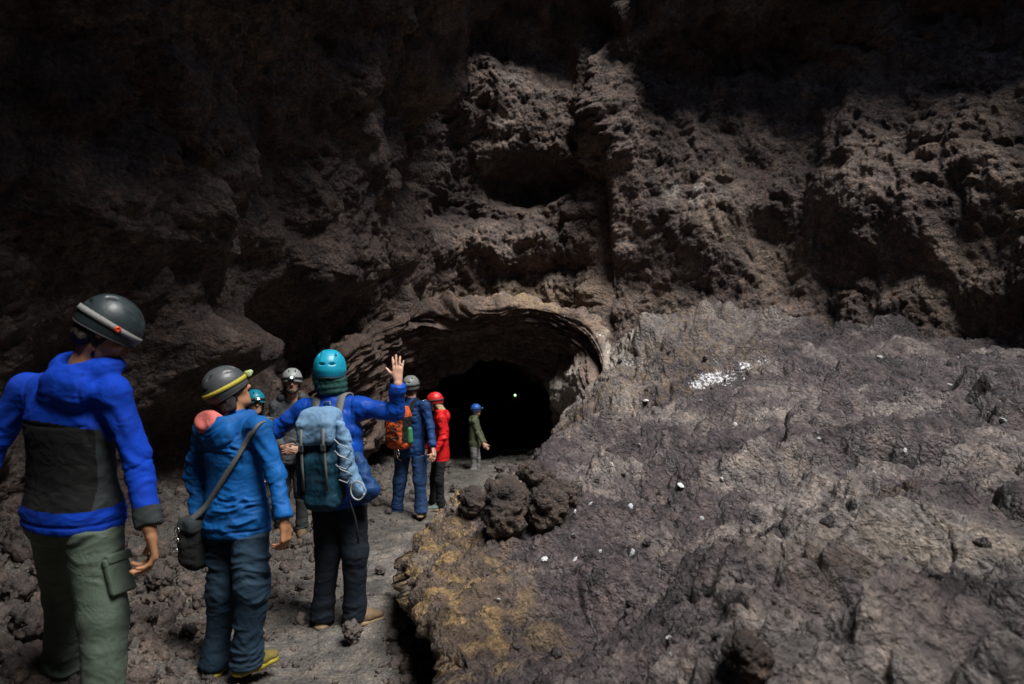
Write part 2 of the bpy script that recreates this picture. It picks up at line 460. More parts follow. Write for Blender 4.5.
for c in range(3):
    # smooth interpolation across the rows
    k = len(tk)
    m = np.gradient(R[:, :, c], tk, axis=1)
    j = np.clip(np.searchsorted(tk, tj, side='right') - 1, 0, k - 2)
    h = tk[j + 1] - tk[j]; f = (tj - tk[j]) / h
    h00 = 2 * f ** 3 - 3 * f ** 2 + 1; h10 = f ** 3 - 2 * f ** 2 + f; h01 = -2 * f ** 3 + 3 * f ** 2; h11 = f ** 3 - f ** 2
    G[:, :, c] = h00 * R[:, j, c] + h10 * h * m[:, j] * .6 + h01 * R[:, j + 1, c] + h11 * h * m[:, j + 1] * .6
N = grid_normals(G)
# want normals towards the void: towards camera on the face
mid = N[n // 2, 300]
if mid[1] > 0: N = -N
p = G.reshape(-1, 3); tt = np.tile(tj, n)
ii = np.repeat(np.linspace(0, 1, n), nj)
face = sstep(2.2, 2.7, tt) * sstep(6.6, 5.0, tt)
leftw = sstep(.62, .40, ii)
strat_c = np.stack([ii * 1.8, tt * 8 + .8 * perlin(p * .7), np.zeros_like(tt)], -1)
st = fbm(strat_c, 4, ridged=True, gain=.6)
lay = np.stack([ii * 1.4, tt * 4.2 + 1.1 * perlin(p * .55), tt * 0 + 3], -1)
stp = fbm(lay, 4, gain=.7) * 1.6 * sstep(-.45, .2, perlin(p * .9 + 60))
pillar = np.exp(-((ii - .84) / .075) ** 2) * sstep(3.1, 3.6, tt) * sstep(5.6, 4.6, tt)
d = fbm(p * .7, 3) * .24 + fbm(p * 2.1 + 8, 2, billow=True) * .07 + face * (1 - pillar) * (st * .05 + stp * .07 * (.5 + leftw))
d += (1 - face * .85) * (lumps(p * 3.2 + .5 * fbm(p * 2, 2)[:, None]) - .5) * .22
d += (lumps(p * 9 * np.array([.6, .6, 1.2]) + .4 * fbm(p * 5, 2)[:, None]) - .5) * .04
d += (lumps(p * 24) - .5) * .016
# dark slot between the right hand lip and the pillar
slot = np.exp(-((ii - (.80 + .03 * np.sin(tt * 3))) / .022) ** 2) * 0
lipline = np.exp(-((tt - 2.95) / .09) ** 2) * sstep(.66, .74, ii)
d -= lipline * .30
d += pillar * .22
Gd = p + N.reshape(-1, 3) * d[:, None]
rim = np.exp(-((tt - 2.35) / .35) ** 2) * sstep(.35, .55, ii)
och = np.clip(rim * .9 * sstep(-.3, .3, perlin(p * 1.7)) + pillar * .5, 0, 1)
pale = np.clip(pillar * 1.0 + rim * sstep(.72, .82, ii) * .8, 0, 1)
arch = mesh_np('tunnel_arch', Gd, grid_faces(n, nj), [M_arch], attrs={'ochre': och, 'pale': pale, 'white': white_at([(560, 318, 12, 30, 4, .35), (600, 335, 12, 10, 6, .4)], Gd)})
tag(arch, 'low rock arch of thin lava layers over the dark tunnel mouth', kind='structure')

# ---- the cave wall: a closed shell whose top curls in to a skylight
# plan x,y ; rim x,y of the skylight ; height where the curl starts ; lean outwards before that
W = np.array([
 (-5.2, -1.0, .3, -.8, 2.6, 0.),
 (-5.0, 2.2, .0, 1.5, 2.6, .0),
 (-4.5, 4.0, .5, 3.2, 2.8, .0),
 (-3.9, 6.0, .4, 5.2, 2.8, .05),
 (-3.5, 7.8, .6, 7.0, 2.8, .1),
 (-2.9, 9.6, 1.1, 8.8, 2.8, .1),
 (-2.1, 11.4, .4, 10.9, 3.0, .1),
 (-1.75, 13.0, -.2, 12.7, 4.5, .2),
 (-1.3, 14.3, -7.4, 0, 8.2, .25),
 (.2, 14.5, -7.4, 0, 8.2, .35),
 (1.35, 14.2, -6.8, 0, 8.0, .4),
 (1.75, 13.0, -5.6, 0, 7.6, .6),
 (2.8, 12.6, -4.6, 0, 7.4, 1.0),
 (4.3, 12.0, -4.2, 0, 7.2, 1.3),
 (5.8, 10.8, -3.9, 0, 7.2, 1.5),
 (7.0, 9.4, -3.9, 0, 7.0, 1.4),
 (8.4, 7.6, 10.3, 6.6, 6.5, .4),
 (9.2, 4.5, 10.2, 4.0, 4.6, .3),
 (9.0, 0.5, 9.6, .0, 4.0, .2),
 (6.5, -3.8, 6.4, -3.4, 3.4, .0),
 (1.5, -5.0, 2.0, -3.8, 3.0, .0),
 (-3.0, -4.2, .6, -3.0, 3.0, .0),
 (-5.2, -1.0, .3, -.8, 2.6, 0.)])
SUNX, SUNY = .313, -.401       # how far the daylight travels sideways per metre of height
for k in range(len(W)):
    if W[k, 3] == 0 and W[k, 2] < -3:      # rim placed so that daylight reaches the wall up to the height given
        zb = -W[k, 2]; od = W[k, :2] - np.array([1.5, 5.5]); od /= np.linalg.norm(od)
        W[k, 2:4] = W[k, :2] + od * W[k, 5] * zb / 5 + (10 - zb) * np.array([SUNX, SUNY])
S = spline(W, 4000)
# vary the density: fine where the camera looks
pos = S[:, :2]; seg = np.linalg.norm(np.diff(pos, axis=0), axis=1)
dist = np.linalg.norm((pos[1:] + pos[:-1]) / 2, axis=1)
azok = (pos[1:, 1] > 3.2) & (np.abs(pos[1:, 0]) < .95 * pos[1:, 1] + .5)
cell = np.where(azok, np.where(pos[1:, 0] < -2.2, .035, .021), .16)
cs = np.concatenate([[0], np.cumsum(seg / cell)])
ns = int(cs[-1])
S = np.stack([np.interp(np.linspace(0, cs[-1], ns), cs, S[:, c]) for c in range(6)], 1)
zt = np.concatenate([np.linspace(-2.4, 0, 10, endpoint=False), np.linspace(0, 8.2, 330, endpoint=False), np.linspace(8.2, 11.5, 60)])
ZT, SI = np.meshgrid(zt, np.arange(ns), indexing='xy')
Sx, Sy, Rx, Ry, Zs, Ln = [S[:, c][:, None] for c in range(6)]
cur = np.clip((ZT - Zs) / (9.4 - Zs), 0, 1) ** 1.25
outd = np.stack([Sx - 1.5, Sy - 5.5], -1); outd = outd / np.linalg.norm(outd, axis=-1, keepdims=True)
lean = Ln * np.clip(ZT, 0, 99) / 5.0 * (1 - cur)
Xw = Sx * (1 - cur) + Rx * cur + outd[..., 0] * lean
Yw = Sy * (1 - cur) + Ry * cur + outd[..., 1] * lean
shaft = np.maximum(ZT - 9.4, 0)
G = np.stack([Xw, Yw, ZT + 0 * Xw], -1)
N = grid_normals(G)
ctr = np.array([1.5, 5.5, 3.0])
if ((ctr - G[ns // 2, 100]) * N[ns // 2, 100]).sum() < 0: N = -N
p = G.reshape(-1, 3)
ppx = 512 + FPX * p[:, 0] / np.maximum(p[:, 1], .3); ppy = 342 - FPX * (p[:, 2] - CAMZ) / np.maximum(p[:, 1], .3)
front = p[:, 1] > 3
d = fbm(p * np.array([.42, .42, .36]), 3) * .55
d += (fbm(p * np.array([1.1, 1.1, .9]) + 4, 3, billow=True)) * .17
wp = p + .12 * np.stack([perlin(p * 2.2), perlin(p * 2.2 + 5), perlin(p * 2.2 + 11)], -1)
crs = .35 + .65 * sstep(-.2, .25, perlin(p * .45 + 21))
d += (lumps(wp * np.array([2.3, 2.3, 2.9])) - .5) * .26 * crs
d += (lumps(wp * 5.6 + .3) - .5) * .11 * crs
d += (lumps(wp * 12. + .5 * fbm(p * 8, 2)[:, None]) - .5) * .10 * (.4 + .6 * crs)
d += (lumps(wp * 25. + 3) - .5) * .05
feat = [(535, 180, 50, 24, -1.15), (500, 100, 70, 36, .35), (505, 246, 80, 24, .6), (599, 232, 9, 75, -.9), (425, 150, 12, 120, -.7), (700, 215, 75, 55, .55),
        (640, 150, 40, 30, .3), (612, 110, 28, 50, .5), (780, 250, 70, 50, -.3), (960, 150, 60, 40, .3),
        (330, 262, 62, 46, .55), (186, 348, 44, 26, .6), (165, 450, 45, 55, -.8), (270, 330, 30, 40, -.3), (60, 400, 60, 80, -.4), (280, 250, 40, 100, .3), (100, 200, 90, 90, .4), (860, 225, 70, 60, .45)]
for (fx, fy, sx, sy, am) in feat:
    d += am * np.exp(-(((ppx - fx) / sx) ** 2 + ((ppy - fy) / sy) ** 2) ** 1.4) * front
Gd = p + N.reshape(-1, 3) * d[:, None]
ppx = 512 + FPX * Gd[:, 0] / np.maximum(Gd[:, 1], .3); ppy = 342 - FPX * (Gd[:, 2] - CAMZ) / np.maximum(Gd[:, 1], .3)
f = grid_faces(ns, len(zt))
# open the shell where the tunnel passes through it
poly_x = 512 + FPX * O[:, 0] / O[:, 1]; poly_y = 342 - FPX * (O[:, 2] - CAMZ) / O[:, 1]
topy = np.interp(ppx, poly_x[:11], poly_y[:11], left=-1, right=-1)
inside = (ppx > poly_x[1] + 6) & (ppx < 598) & (ppy > topy + 10) & (Gd[:, 1] > 7) & front & (topy > 0)
f = f[~inside[f].all(1)]
och = np.clip(sstep(.0, .5, perlin(p * .7 + 13)) * .28 * (ppx > 560) * front + .8 * np.exp(-((ppx - 520) / 80) ** 2 - ((ppy - 296) / 12) ** 2), 0, 1)
pale = np.clip(.9 * np.exp(-((ppx - 690) / 30) ** 2 - ((ppy - 190) / 16) ** 2) * sstep(-.2, .2, perlin(p * 3)) + .5 * np.exp(-((ppx - 515) / 16) ** 2 - ((ppy - 78) / 10) ** 2), 0, 1) * front
wall = mesh_np('cave_wall', Gd, f, [M_wall], attrs={'ochre': och, 'pale': pale, 'white': np.zeros(len(p))})
tag(wall, 'high dark clinkery lava wall of the cave around the skylight', kind='structure')

# ---- surface above the cave, around the skylight (keeps daylight out of the rest)
th = np.linspace(0, 2 * np.pi, 96, endpoint=False)
Rim = Gd.reshape(ns, len(zt), 3)[:, -4]
ridx = np.linspace(0, ns - 1, 240).astype(int)[:-1]
r0 = Rim[ridx]
rows_ = []
c0 = np.array([3., 6.])
for k, e in enumerate([-.35, 1.5, 6, 16, 40]):
    dv = r0[:, :2] - c0; L = np.linalg.norm(dv, axis=1, keepdims=True)
    xy = r0[:, :2] + dv / L * e
    if e > 10: xy = c0 + dv / L * (L.mean() + e)
    rows_.append(np.stack([xy[:, 0], xy[:, 1], r0[:, 2] * 0 + 11.35 + (.1 if k else 0)], -1))
G = np.stack(rows_, 1)
hill = mesh_np('hill_above', G.reshape(-1, 3) + np.stack([0 * G[..., 0], 0 * G[..., 0], .25 * fbm(G.reshape(-1, 3) * .4, 3).reshape(G.shape[:2])], -1).reshape(-1, 3) * 0.5,
               grid_faces(G.shape[0], G.shape[1], wrap=True), [M_wall], attrs={k: np.zeros(G.shape[0] * G.shape[1]) for k in ('ochre', 'pale', 'white')})
tag(hill, 'rocky ground above the cave around its skylight', kind='structure')

# ---------------------------------------------------------------- light
EL, AZ = math.radians(63), math.radians(-38)      # direction TO the sun: azimuth measured from -Y (behind camera) towards +X
sdir = Vector((math.cos(EL) * math.sin(-AZ), -math.cos(EL) * math.cos(AZ), math.sin(EL)))
sun_d = bpy.data.lights.new('daylight', 'SUN'); sun_d.energy = 4.8; sun_d.angle = math.radians(30); sun_d.color = (1, .98, .96)
sun = bpy.data.objects.new('daylight', sun_d); COL.objects.link(sun)
sun.rotation_euler = sdir.to_track_quat('Z', 'Y').to_euler(); sun.location = (4, 2, 14)
wd = bpy.data.worlds.new("World"); scene.world = wd; wd.use_nodes = True
nt = wd.node_tree
sky = nt.nodes.new('ShaderNodeTexSky'); sky.sky_type = 'NISHITA'; sky.sun_disc = False
sky.sun_elevation = EL; sky.sun_rotation = math.atan2(sdir.x, sdir.y)
nt.links.new(sky.outputs[0], nt.nodes['Background'].inputs[0]); nt.nodes['Background'].inputs[1].default_value = .05
vs = scene.view_settings; vs.view_transform = 'Standard'; vs.look = 'None'; vs.exposure = 0.72; vs.gamma = 1
cy = scene.cycles
cy.use_denoising = True
cy.max_bounces = 6; cy.diffuse_bounces = 4; cy.glossy_bounces = 3; cy.sample_clamp_indirect = 4.0
cy.use_adaptive_sampling = True; cy.adaptive_threshold = .01
# ================================================================ solid modelling on a grid
class Field:
    def __init__(s, lo, hi, h):
        s.h = h; s.lo = np.array(lo, float); n = np.ceil((np.array(hi) - s.lo) / h).astype(int) + 1
        s.n = n
        s.F = np.full(n, .3, F32)
        s.ax = [(s.lo[i] + h * np.arange(n[i])).astype(F32) for i in range(3)]
    def region(s, lo, hi):
        a = np.clip(np.floor((np.array(lo) - s.lo) / s.h).astype(int), 0, s.n - 1)
        b = np.clip(np.ceil((np.array(hi) - s.lo) / s.h).astype(int) + 1, 1, s.n)
        sl = tuple(slice(a[i], max(b[i], a[i] + 1)) for i in range(3))
        X, Y, Z = np.meshgrid(s.ax[0][sl[0]], s.ax[1][sl[1]], s.ax[2][sl[2]], indexing='ij')
        return sl, np.stack([X, Y, Z], -1)
    def op(s, fn, lo, hi, k=.02, sub=False):
        m = .05 + k
        sl, p = s.region(np.array(lo) - m, np.array(hi) + m)
        d = fn(p).astype(F32); a = s.F[sl]
        if sub:
            d = -d
            h = np.clip(.5 - .5 * (a - d) / k, 0, 1) if k > 0 else (d > a).astype(F32)
            s.F[sl] = a * (1 - h) + d * h + k * h * (1 - h)
        else:
            d = np.minimum(d, .3)
            h = np.clip(.5 + .5 * (a - d) / max(k, 1e-5), 0, 1)
            s.F[sl] = a * (1 - h) + d * h - k * h * (1 - h)
    def cap(s, a, b, ra, rb=None, k=.02, flat=None, sub=False):
        """tapered capsule; flat=(axis, ratio) squashes the cross-section along axis"""
        a = np.array(a, float); b = np.array(b, float); rb = ra if rb is None else rb
        R = max(ra, rb)
        def fn(p):
            q = p - a.astype(F32); ab = b - a; sc = 1.
            if flat is not None:
                n = np.array(flat[0], float); n /= np.linalg.norm(n); r = flat[1]
                q = q + (q @ n.astype(F32))[..., None] * (n * (1 / r - 1)).astype(F32)
                ab = ab + (ab @ n) * n * (1 / r - 1)
                sc = r ** .6
            L2 = float(ab @ ab) + 1e-12
            t = np.clip((q @ ab.astype(F32)) / L2, 0, 1)
            e = q - t[..., None] * ab.astype(F32)
            return (np.sqrt((e * e).sum(-1)) - (ra + (rb - ra) * t)) * sc
        s.op(fn, np.minimum(a, b) - R, np.maximum(a, b) + R, k, sub)
    def ell(s, c, r, R=None, k=.02, sub=False):
        """ellipsoid; R rows = its axes"""
        c = np.array(c, float); r = np.array(r, float)
        M = np.eye(3) if R is None else np.array(R)
        def fn(p):
            q = (p - c.astype(F32)) @ M.T.astype(F32)
            k0 = np.sqrt(((q / r.astype(F32)) ** 2).sum(-1)); k1 = np.sqrt(((q / (r * r).astype(F32)) ** 2).sum(-1)) + 1e-6
            return k0 * (k0 - 1) / k1
        e = np.abs(M.T * r).sum(1)
        s.op(fn, c - e, c + e, k, sub)
    def box(s, c, hs, R=None, rad=.02, k=.02, sub=False):
        c = np.array(c, float); hs = np.array(hs, float) - rad
        M = np.eye(3) if R is None else np.array(R)
        def fn(p):
            q = np.abs((p - c.astype(F32)) @ M.T.astype(F32)) - hs.astype(F32)
            return np.sqrt((np.maximum(q, 0) ** 2).sum(-1)) + np.minimum(q.max(-1), 0) - rad
        e = np.abs(M.T * (hs + rad)).sum(1)
        s.op(fn, c - e, c + e, k, sub)
    def plane_cut(s, pt, n, rad=9, k=.006):
        """remove what lies on the n side of the plane, within rad of pt"""
        pt = np.array(pt, float); n = np.array(n, float); n = n / np.linalg.norm(n)
        def fn(p):
            q = p - pt.astype(F32)
            d = -(q @ n.astype(F32))
            if rad < 5: d = np.maximum(d, np.sqrt((q * q).sum(-1)) - rad)
            return d
        s.op(fn, pt - rad, pt + rad, k, True)
    def mesh(s, smooth=2):
        F = s.F
        F[0], F[-1], F[:, 0], F[:, -1], F[:, :, 0], F[:, :, -1] = .1, .1, .1, .1, .1, .1
        ins = F < 0
        c = [(dx, dy, dz) for dx in (0, 1) for dy in (0, 1) for dz in (0, 1)]
        n = np.array(F.shape)
        cnt = np.zeros(n - 1, np.int8)
        for dx, dy, dz in c: cnt += ins[dx:n[0] - 1 + dx, dy:n[1] - 1 + dy, dz:n[2] - 1 + dz]
        act = (cnt > 0) & (cnt < 8)
        idx = np.argwhere(act); vid = np.full(n - 1, -1, np.int32); vid[act] = np.arange(len(idx))
        acc = np.zeros((len(idx), 3)); num = np.zeros(len(idx))
        for axis in range(3):
            o1, o2 = [a for a in range(3) if a != axis]
            for u in (0, 1):
                for v in (0, 1):
                    A = idx.copy(); A[:, o1] += u; A[:, o2] += v
                    B = A.copy(); B[:, axis] += 1
                    fa = F[tuple(A.T)]; fb = F[tuple(B.T)]
                    cr = (fa < 0) != (fb < 0)
                    t = np.where(cr, fa / np.where(cr, fa - fb, 1), 0)
                    P_ = A.astype(float); P_[:, axis] += t
                    acc[cr] += P_[cr]; num[cr] += 1
        V = acc / num[:, None] * s.h + s.lo
        Q = []
        for axis in range(3):
            o1, o2 = [(1, 2), (2, 0), (0, 1)][axis]
            sl0 = [slice(None)] * 3; sl1 = [slice(None)] * 3
            sl0[axis] = slice(0, -1); sl1[axis] = slice(1, None)
            a = ins[tuple(sl0)]; b = ins[tuple(sl1)]
            e = np.argwhere(a != b)
            e = e[(e[:, o1] > 0) & (e[:, o2] > 0) & (e[:, o1] < n[o1] - 1) & (e[:, o2] < n[o2] - 1)]
            fl = a[tuple(e.T)]
            def cell(u, v):
                q = e.copy(); q[:, o1] -= u; q[:, o2] -= v
                return vid[tuple(q.T)]
            q = np.stack([cell(1, 1), cell(0, 1), cell(0, 0), cell(1, 0)], 1)
            q[~fl] = q[~fl][:, ::-1]
            Q.append(q)
        Q = np.concatenate(Q)
        Q = Q[(Q >= 0).all(1)]
        for _ in range(smooth):
            S_ = np.zeros_like(V); C_ = np.zeros(len(V))
            for a_, b_ in ((0, 1), (1, 2), (2, 3), (3, 0)):
                for x, y in ((a_, b_), (b_, a_)):
                    for cc in range(3): S_[:, cc] += np.bincount(Q[:, x], V[Q[:, y], cc], len(V))
                    C_ += np.bincount(Q[:, x], minlength=len(V))
            V = V * .5 + .5 * S_ / np.maximum(C_, 1)[:, None]
        return V, Q

def vnormals(V, Q):
    n = np.cross(V[Q[:, 2]] - V[Q[:, 0]], V[Q[:, 3]] - V[Q[:, 1]])
    N = np.zeros_like(V)
    for k in range(Q.shape[1]):
        for c in range(3): N[:, c] += np.bincount(Q[:, k], n[:, c], len(V))
    return N / (np.linalg.norm(N, axis=1, keepdims=True) + 1e-9)

def field_obj(name, F, mats, parent, smooth=2, disp=None, matfn=None):
    V, Q = F.mesh(smooth)
    if disp is not None:
        V = V + vnormals(V, Q) * disp(V)[:, None]
    mi = None
    if matfn is not None: mi = matfn(V[Q].mean(1))
    if not isinstance(mats, (list, tuple)): mats = [mats]
    return mesh_np(name, V, Q, mats, parent=parent, mi=mi)

def unit(v):
    v = np.array(v, float); return v / (np.linalg.norm(v) + 1e-12)

def frame(fwd, up=(0, 0, 1)):
    f = unit(fwd); r = unit(np.cross(f, up)); u = np.cross(r, f)
    return np.array([r, f, u])            # rows: right, forward, up

def strip(name, C, Wd, th, wid, mat, parent, closed=False):
    """a flat band along centre points C; Wd = width directions per point"""
    C = np.array(C); Wd = np.array(Wd); Wd /= np.linalg.norm(Wd, axis=1, keepdims=True)
    T = np.gradient(C, axis=0) if not closed else np.roll(C, -1, 0) - np.roll(C, 1, 0)
    N = np.cross(T, Wd); N /= np.linalg.norm(N, axis=1, keepdims=True) + 1e-9
    ring = [C + Wd * wid / 2 + N * th / 2, C - Wd * wid / 2 + N * th / 2, C - Wd * wid / 2 - N * th / 2, C + Wd * wid / 2 - N * th / 2]
    G = np.stack(ring + [ring[0]], 1); n = len(C)
    V = G[:, :4].reshape(-1, 3)
    f = []
    m = n if closed else n - 1
    for i in range(m):
        j = (i + 1) % n
        for k in range(4):
            k2 = (k + 1) % 4
            f.append((i * 4 + k, j * 4 + k, j * 4 + k2, i * 4 + k2))
    if not closed:
        f.append((0, 1, 2, 3)); b = (n - 1) * 4; f.append((b + 3, b + 2, b + 1, b))
    return mesh_np(name, V, f, [mat], parent=parent)

def tube(name, C, r, mat, parent, ns=8):
    C = np.array(C, float); n = len(C)
    T = np.gradient(C, axis=0); T /= np.linalg.norm(T, axis=1, keepdims=True) + 1e-9
    ref = np.array([.31, .52, .79]); A = np.cross(T, ref); A /= np.linalg.norm(A, axis=1, keepdims=True); B_ = np.cross(T, A)
    th = np.linspace(0, 2 * np.pi, ns, endpoint=False)
    rr = np.full(n, r) if np.isscalar(r) else np.array(r)
    V = (C[:, None] + rr[:, None, None] * (np.cos(th)[None, :, None] * A[:, None] + np.sin(th)[None, :, None] * B_[:, None])).reshape(-1, 3)
    V = np.vstack([V, C[0], C[-1]])
    f = []
    for i in range(n - 1):
        for k in range(ns):
            k2 = (k + 1) % ns
            f.append((i * ns + k, i * ns + k2, (i + 1) * ns + k2, (i + 1) * ns + k))
    for k in range(ns):
        k2 = (k + 1) % ns
        f.append((n * ns, k2, k, k)); f.append((n * ns + 1, (n - 1) * ns + k, (n - 1) * ns + k2, (n - 1) * ns + k2))
    me_q = [q for q in f if len(set(q)) == 4]; tri = [q for q in f if len(set(q)) == 3]
    # close the ends with quads to a centre point, built as thin quads
    quads = me_q
    for t in tri:
        quads.append(t[:3] + (t[2],))
    V = np.asarray(V)
    o3 = np.array(parent.get('_o', (0, 0, 0)) if parent else (0, 0, 0), float)
    me = bpy.data.meshes.new(name)
    me.from_pydata([tuple(v - o3) for v in V], [], [tuple(dict.fromkeys(q)) for q in quads])
    me.materials.append(mat)
    for pl in me.polygons: pl.use_smooth = True
    ob = bpy.data.objects.new(name, me); COL.objects.link(ob)
    if parent: ob.parent = parent
    ob['_o'] = tuple(o3)
    return ob

# ---------------------------------------------------------------- clothing materials
S_ = skin_mat
M_skin = skin_mat('skin_light', (.52, .31, .22)); M_skin_t = skin_mat('skin_tan', (.44, .22, .11))
M_hair_d = simple_mat('dark_hair', (.02, .014, .011), .6, bump=.8, bscale=220, var=.4)
M_hair_b = simple_mat('blond_hair', (.42, .31, .17), .6, bump=.8, bscale=200, var=.4)
M_eye = simple_mat('eye_white', (.7, .68, .64), .3); M_iris = simple_mat('iris_dark', (.03, .02, .015), .2)
M_black = cloth_mat('black_fabric', (.012, .013, .013)); M_char = cloth_mat('charcoal_fabric', (.035, .042, .043))
M_blue1 = cloth_mat('royal_blue_fleece', (.003, .045, .42))
M_blue2 = cloth_mat('azure_shell', (.006, .095, .32), rough=.65)
M_blue3 = cloth_mat('cobalt_quilted', (.005, .055, .34), rough=.5)
M_pants1 = cloth_mat('sage_trousers', (.095, .125, .095), rough=.7); M_navy = cloth_mat('slate_navy_trousers', (.018, .038, .062))
M_dnavy = cloth_mat('black_navy_trousers', (.010, .015, .022)); M_jeans = cloth_mat('denim', (.02, .05, .13)); M_dblue = cloth_mat('denim_blue_jacket', (.010, .042, .14), rough=.6)
M_grey = cloth_mat('grey_hoodie', (.12, .13, .14)); M_dgrey = cloth_mat('dark_grey_trousers', (.04, .045, .045))
M_red = cloth_mat('red_shell', (.55, .012, .014), rough=.5); M_maroon = cloth_mat('maroon_jacket', (.09, .012, .015))
M_olive = cloth_mat('olive_jacket', (.085, .10, .055)); M_camo = cloth_mat('mottled_grey_trousers', (.19, .19, .19), var=.7)
M_pink = cloth_mat('coral_lining', (.62, .16, .14)); M_tealgreen = cloth_mat('dark_teal_scarf', (.02, .07, .06), var=.5)
M_boot = simple_mat('brown_boot_leather', (.13, .08, .04), .75, bump=.4); M_boot_y = simple_mat('ochre_boot_leather', (.17, .13, .03), .75, bump=.4)
M_sole_y = simple_mat('yellow_sole', (.30, .24, .02), .6, bump=.2); M_sole = simple_mat('tan_sole', (.22, .15, .08), .7, bump=.2)
M_shoe_g = simple_mat('grey_green_shoe', (.12, .17, .15), .7, bump=.3)
M_strapk = simple_mat('black_webbing', (.02, .022, .024), .7, bump=.3, bscale=300)
M_h_dark = simple_mat('dark_teal_helmet_shell', (.022, .034, .036), .46, bump=.12, coat=.08); M_h_grey = simple_mat('graphite_helmet_shell', (.055, .062, .064), .46, bump=.12, coat=.08)
M_h_cyan = simple_mat('cyan_helmet_shell', (.005, .27, .40), .46, bump=.12, coat=.08); M_h_white = simple_mat('pale_grey_helmet_shell', (.40, .42, .40), .46, bump=.12, coat=.08)
M_h_mid = simple_mat('grey_helmet_shell', (.18, .19, .18), .46, bump=.12, coat=.08); M_h_red = simple_mat('red_helmet_shell', (.55, .012, .012), .46, bump=.12, coat=.08)
M_h_blue = simple_mat('blue_helmet_shell', (.01, .10, .42), .46, bump=.12, coat=.08); M_vent = simple_mat('vent_dark', (.004, .004, .004), .8)
M_band_g = simple_mat('grey_elastic_band', (.24, .24, .23), .8, bump=.3, bscale=300); M_band_y = simple_mat('yellow_elastic_band', (.42, .36, .03), .7, bump=.3, bscale=300)
M_orange = simple_mat('orange_plastic', (.65, .06, .02), .4); M_lamp = simple_mat('lamp_housing', (.16, .17, .17), .35)
M_lens = simple_mat('lens_glass', (.5, .52, .5), .1); M_lens_on = simple_mat('lit_headlamp_lens', (.9, .95, .9), .2, emit=(.85, 1, .88), es=3.0, var=0)
M_lens_far = simple_mat('bright_headlamp_lens', (.9, .95, .9), .2, emit=(.42, 1, .42), es=2.6, var=0)
M_green_l = simple_mat('pale_green_plastic', (.35, .42, .18), .4)

# ---------------------------------------------------------------- person builder
def hand(F, wr, d, pn, thumb, curl=(.35, .4, .45, .5), spread=.0, s=1.0, tcurl=.3, fat=1.0):
    """wr wrist, d pointing direction, pn palm normal (fingers curl to it), thumb side direction"""
    d = unit(d); pn = unit(pn - np.dot(pn, d) * d); th = unit(np.cross(d, pn)); th = th if np.dot(th, thumb) > 0 else -th
    W_ = np.array(wr)
    kn = W_ + d * .085 * s
    F.cap(W_ - d * .02 * s, W_ + d * .02 * s, .024 * s, .026 * s, k=.015, flat=(pn, .75))
    for o in (-.027, -.009, .009, .027):
        F.cap(W_ + d * .015 * s + th * o * .6 * s, kn + th * o * s, .016 * s, .0125 * s, k=.012, flat=(pn, .85))
    F.cap(W_ + d * .02 * s + th * .012 * s, W_ + d * .055 * s + th * .030 * s, .017 * s, .013 * s, k=.012)
    L = [(.044, .027, .021), (.048, .031, .022), (.044, .029, .021), (.034, .022, .019)]
    for i, o in enumerate((.029, .0098, -.0098, -.028)):
        p0 = kn + th * o * s + d * (-.004 if i in (0, 2) else (-.012 if i == 3 else 0)) * s
        a = 0; fan = spread * (1.1, .35, -.4, -1.25)[i]
        dd = unit(d + th * fan); r = (.0092, .0094, .0090, .0078)[i] * s * fat
        for j in range(3):
            a += curl[i] * (1.0, 1.15, .8)[j]
            e = dd * math.cos(a) + pn * math.sin(a)
            p1 = p0 + e * L[i][j] * s
            F.cap(p0, p1, r, r * .92, k=.004)
            p0 = p1; r *= .93
    t0 = W_ + d * .030 * s + th * .026 * s
    td = unit(th * .80 + d * .75 + pn * .25)
    t1 = t0 + td * .042 * s
    F.cap(t0, t1, .0125 * s * fat, .0105 * s * fat, k=.008)
    td2 = unit(td * 1.0 + d * tcurl + pn * tcurl * 1.2)
    t2 = t1 + td2 * .032 * s
    F.cap(t1, t2, .0105 * s * fat, .0095 * s * fat, k=.004)
    F.cap(t2, t2 + unit(td2 + pn * tcurl) * .022 * s, .0095 * s * fat, .0075 * s * fat, k=.003)

def head(F, c, R, s=1.0, face=True):
    r, f, u = R
    q = lambda x, y, z: c + (r * x + f * y + u * z) * s
    F.ell(q(0, -.012, .032), np.array([.074, .094, .088]) * s, R, .01)
    F.ell(q(0, .022, -.035), np.array([.062, .074, .080]) * s, R, .02)
    F.ell(q(0, .050, -.088), np.array([.036, .036, .028]) * s, R, .03)
    F.cap(q(-.045, .012, -.065), q(-.012, .07, -.098), .020 * s, .016 * s, .02)
    F.cap(q(.045, .012, -.065), q(.012, .07, -.098), .020 * s, .016 * s, .02)
    F.cap(q(0, .085, .012), q(0, .112, -.022), .009 * s, .014 * s, .010)
    F.ell(q(.013, .098, -.026), np.array([.009, .010, .008]) * s, R, .006); F.ell(q(-.013, .098, -.026), np.array([.009, .010, .008]) * s, R, .006)
    F.cap(q(-.036, .078, .022), q(.036, .078, .022), .012 * s, k=.012)
    for sx in (-1, 1):
        F.ell(q(.032 * sx, .094, .004), np.array([.017, .013, .012]) * s, R, .010, True)
        F.ell(q(.040 * sx, .066, -.026), np.array([.020, .018, .018]) * s, R, .015)
        F.ell(q(.074 * sx, -.008, -.008), np.array([.010, .021, .033]) * s, R, .006)
        F.ell(q(.083 * sx, .0, -.004), np.array([.006, .011, .018]) * s, R, .004, True)
    F.cap(q(-.020, .088, -.058), q(.020, .088, -.058), .0085 * s, k=.006)
    F.cap(q(-.017, .086, -.070), q(.017, .086, -.070), .0085 * s, k=.006)
    F.cap(q(-.021, .098, -.064), q(.021, .098, -.064), .0025 * s, k=.003, sub=True)

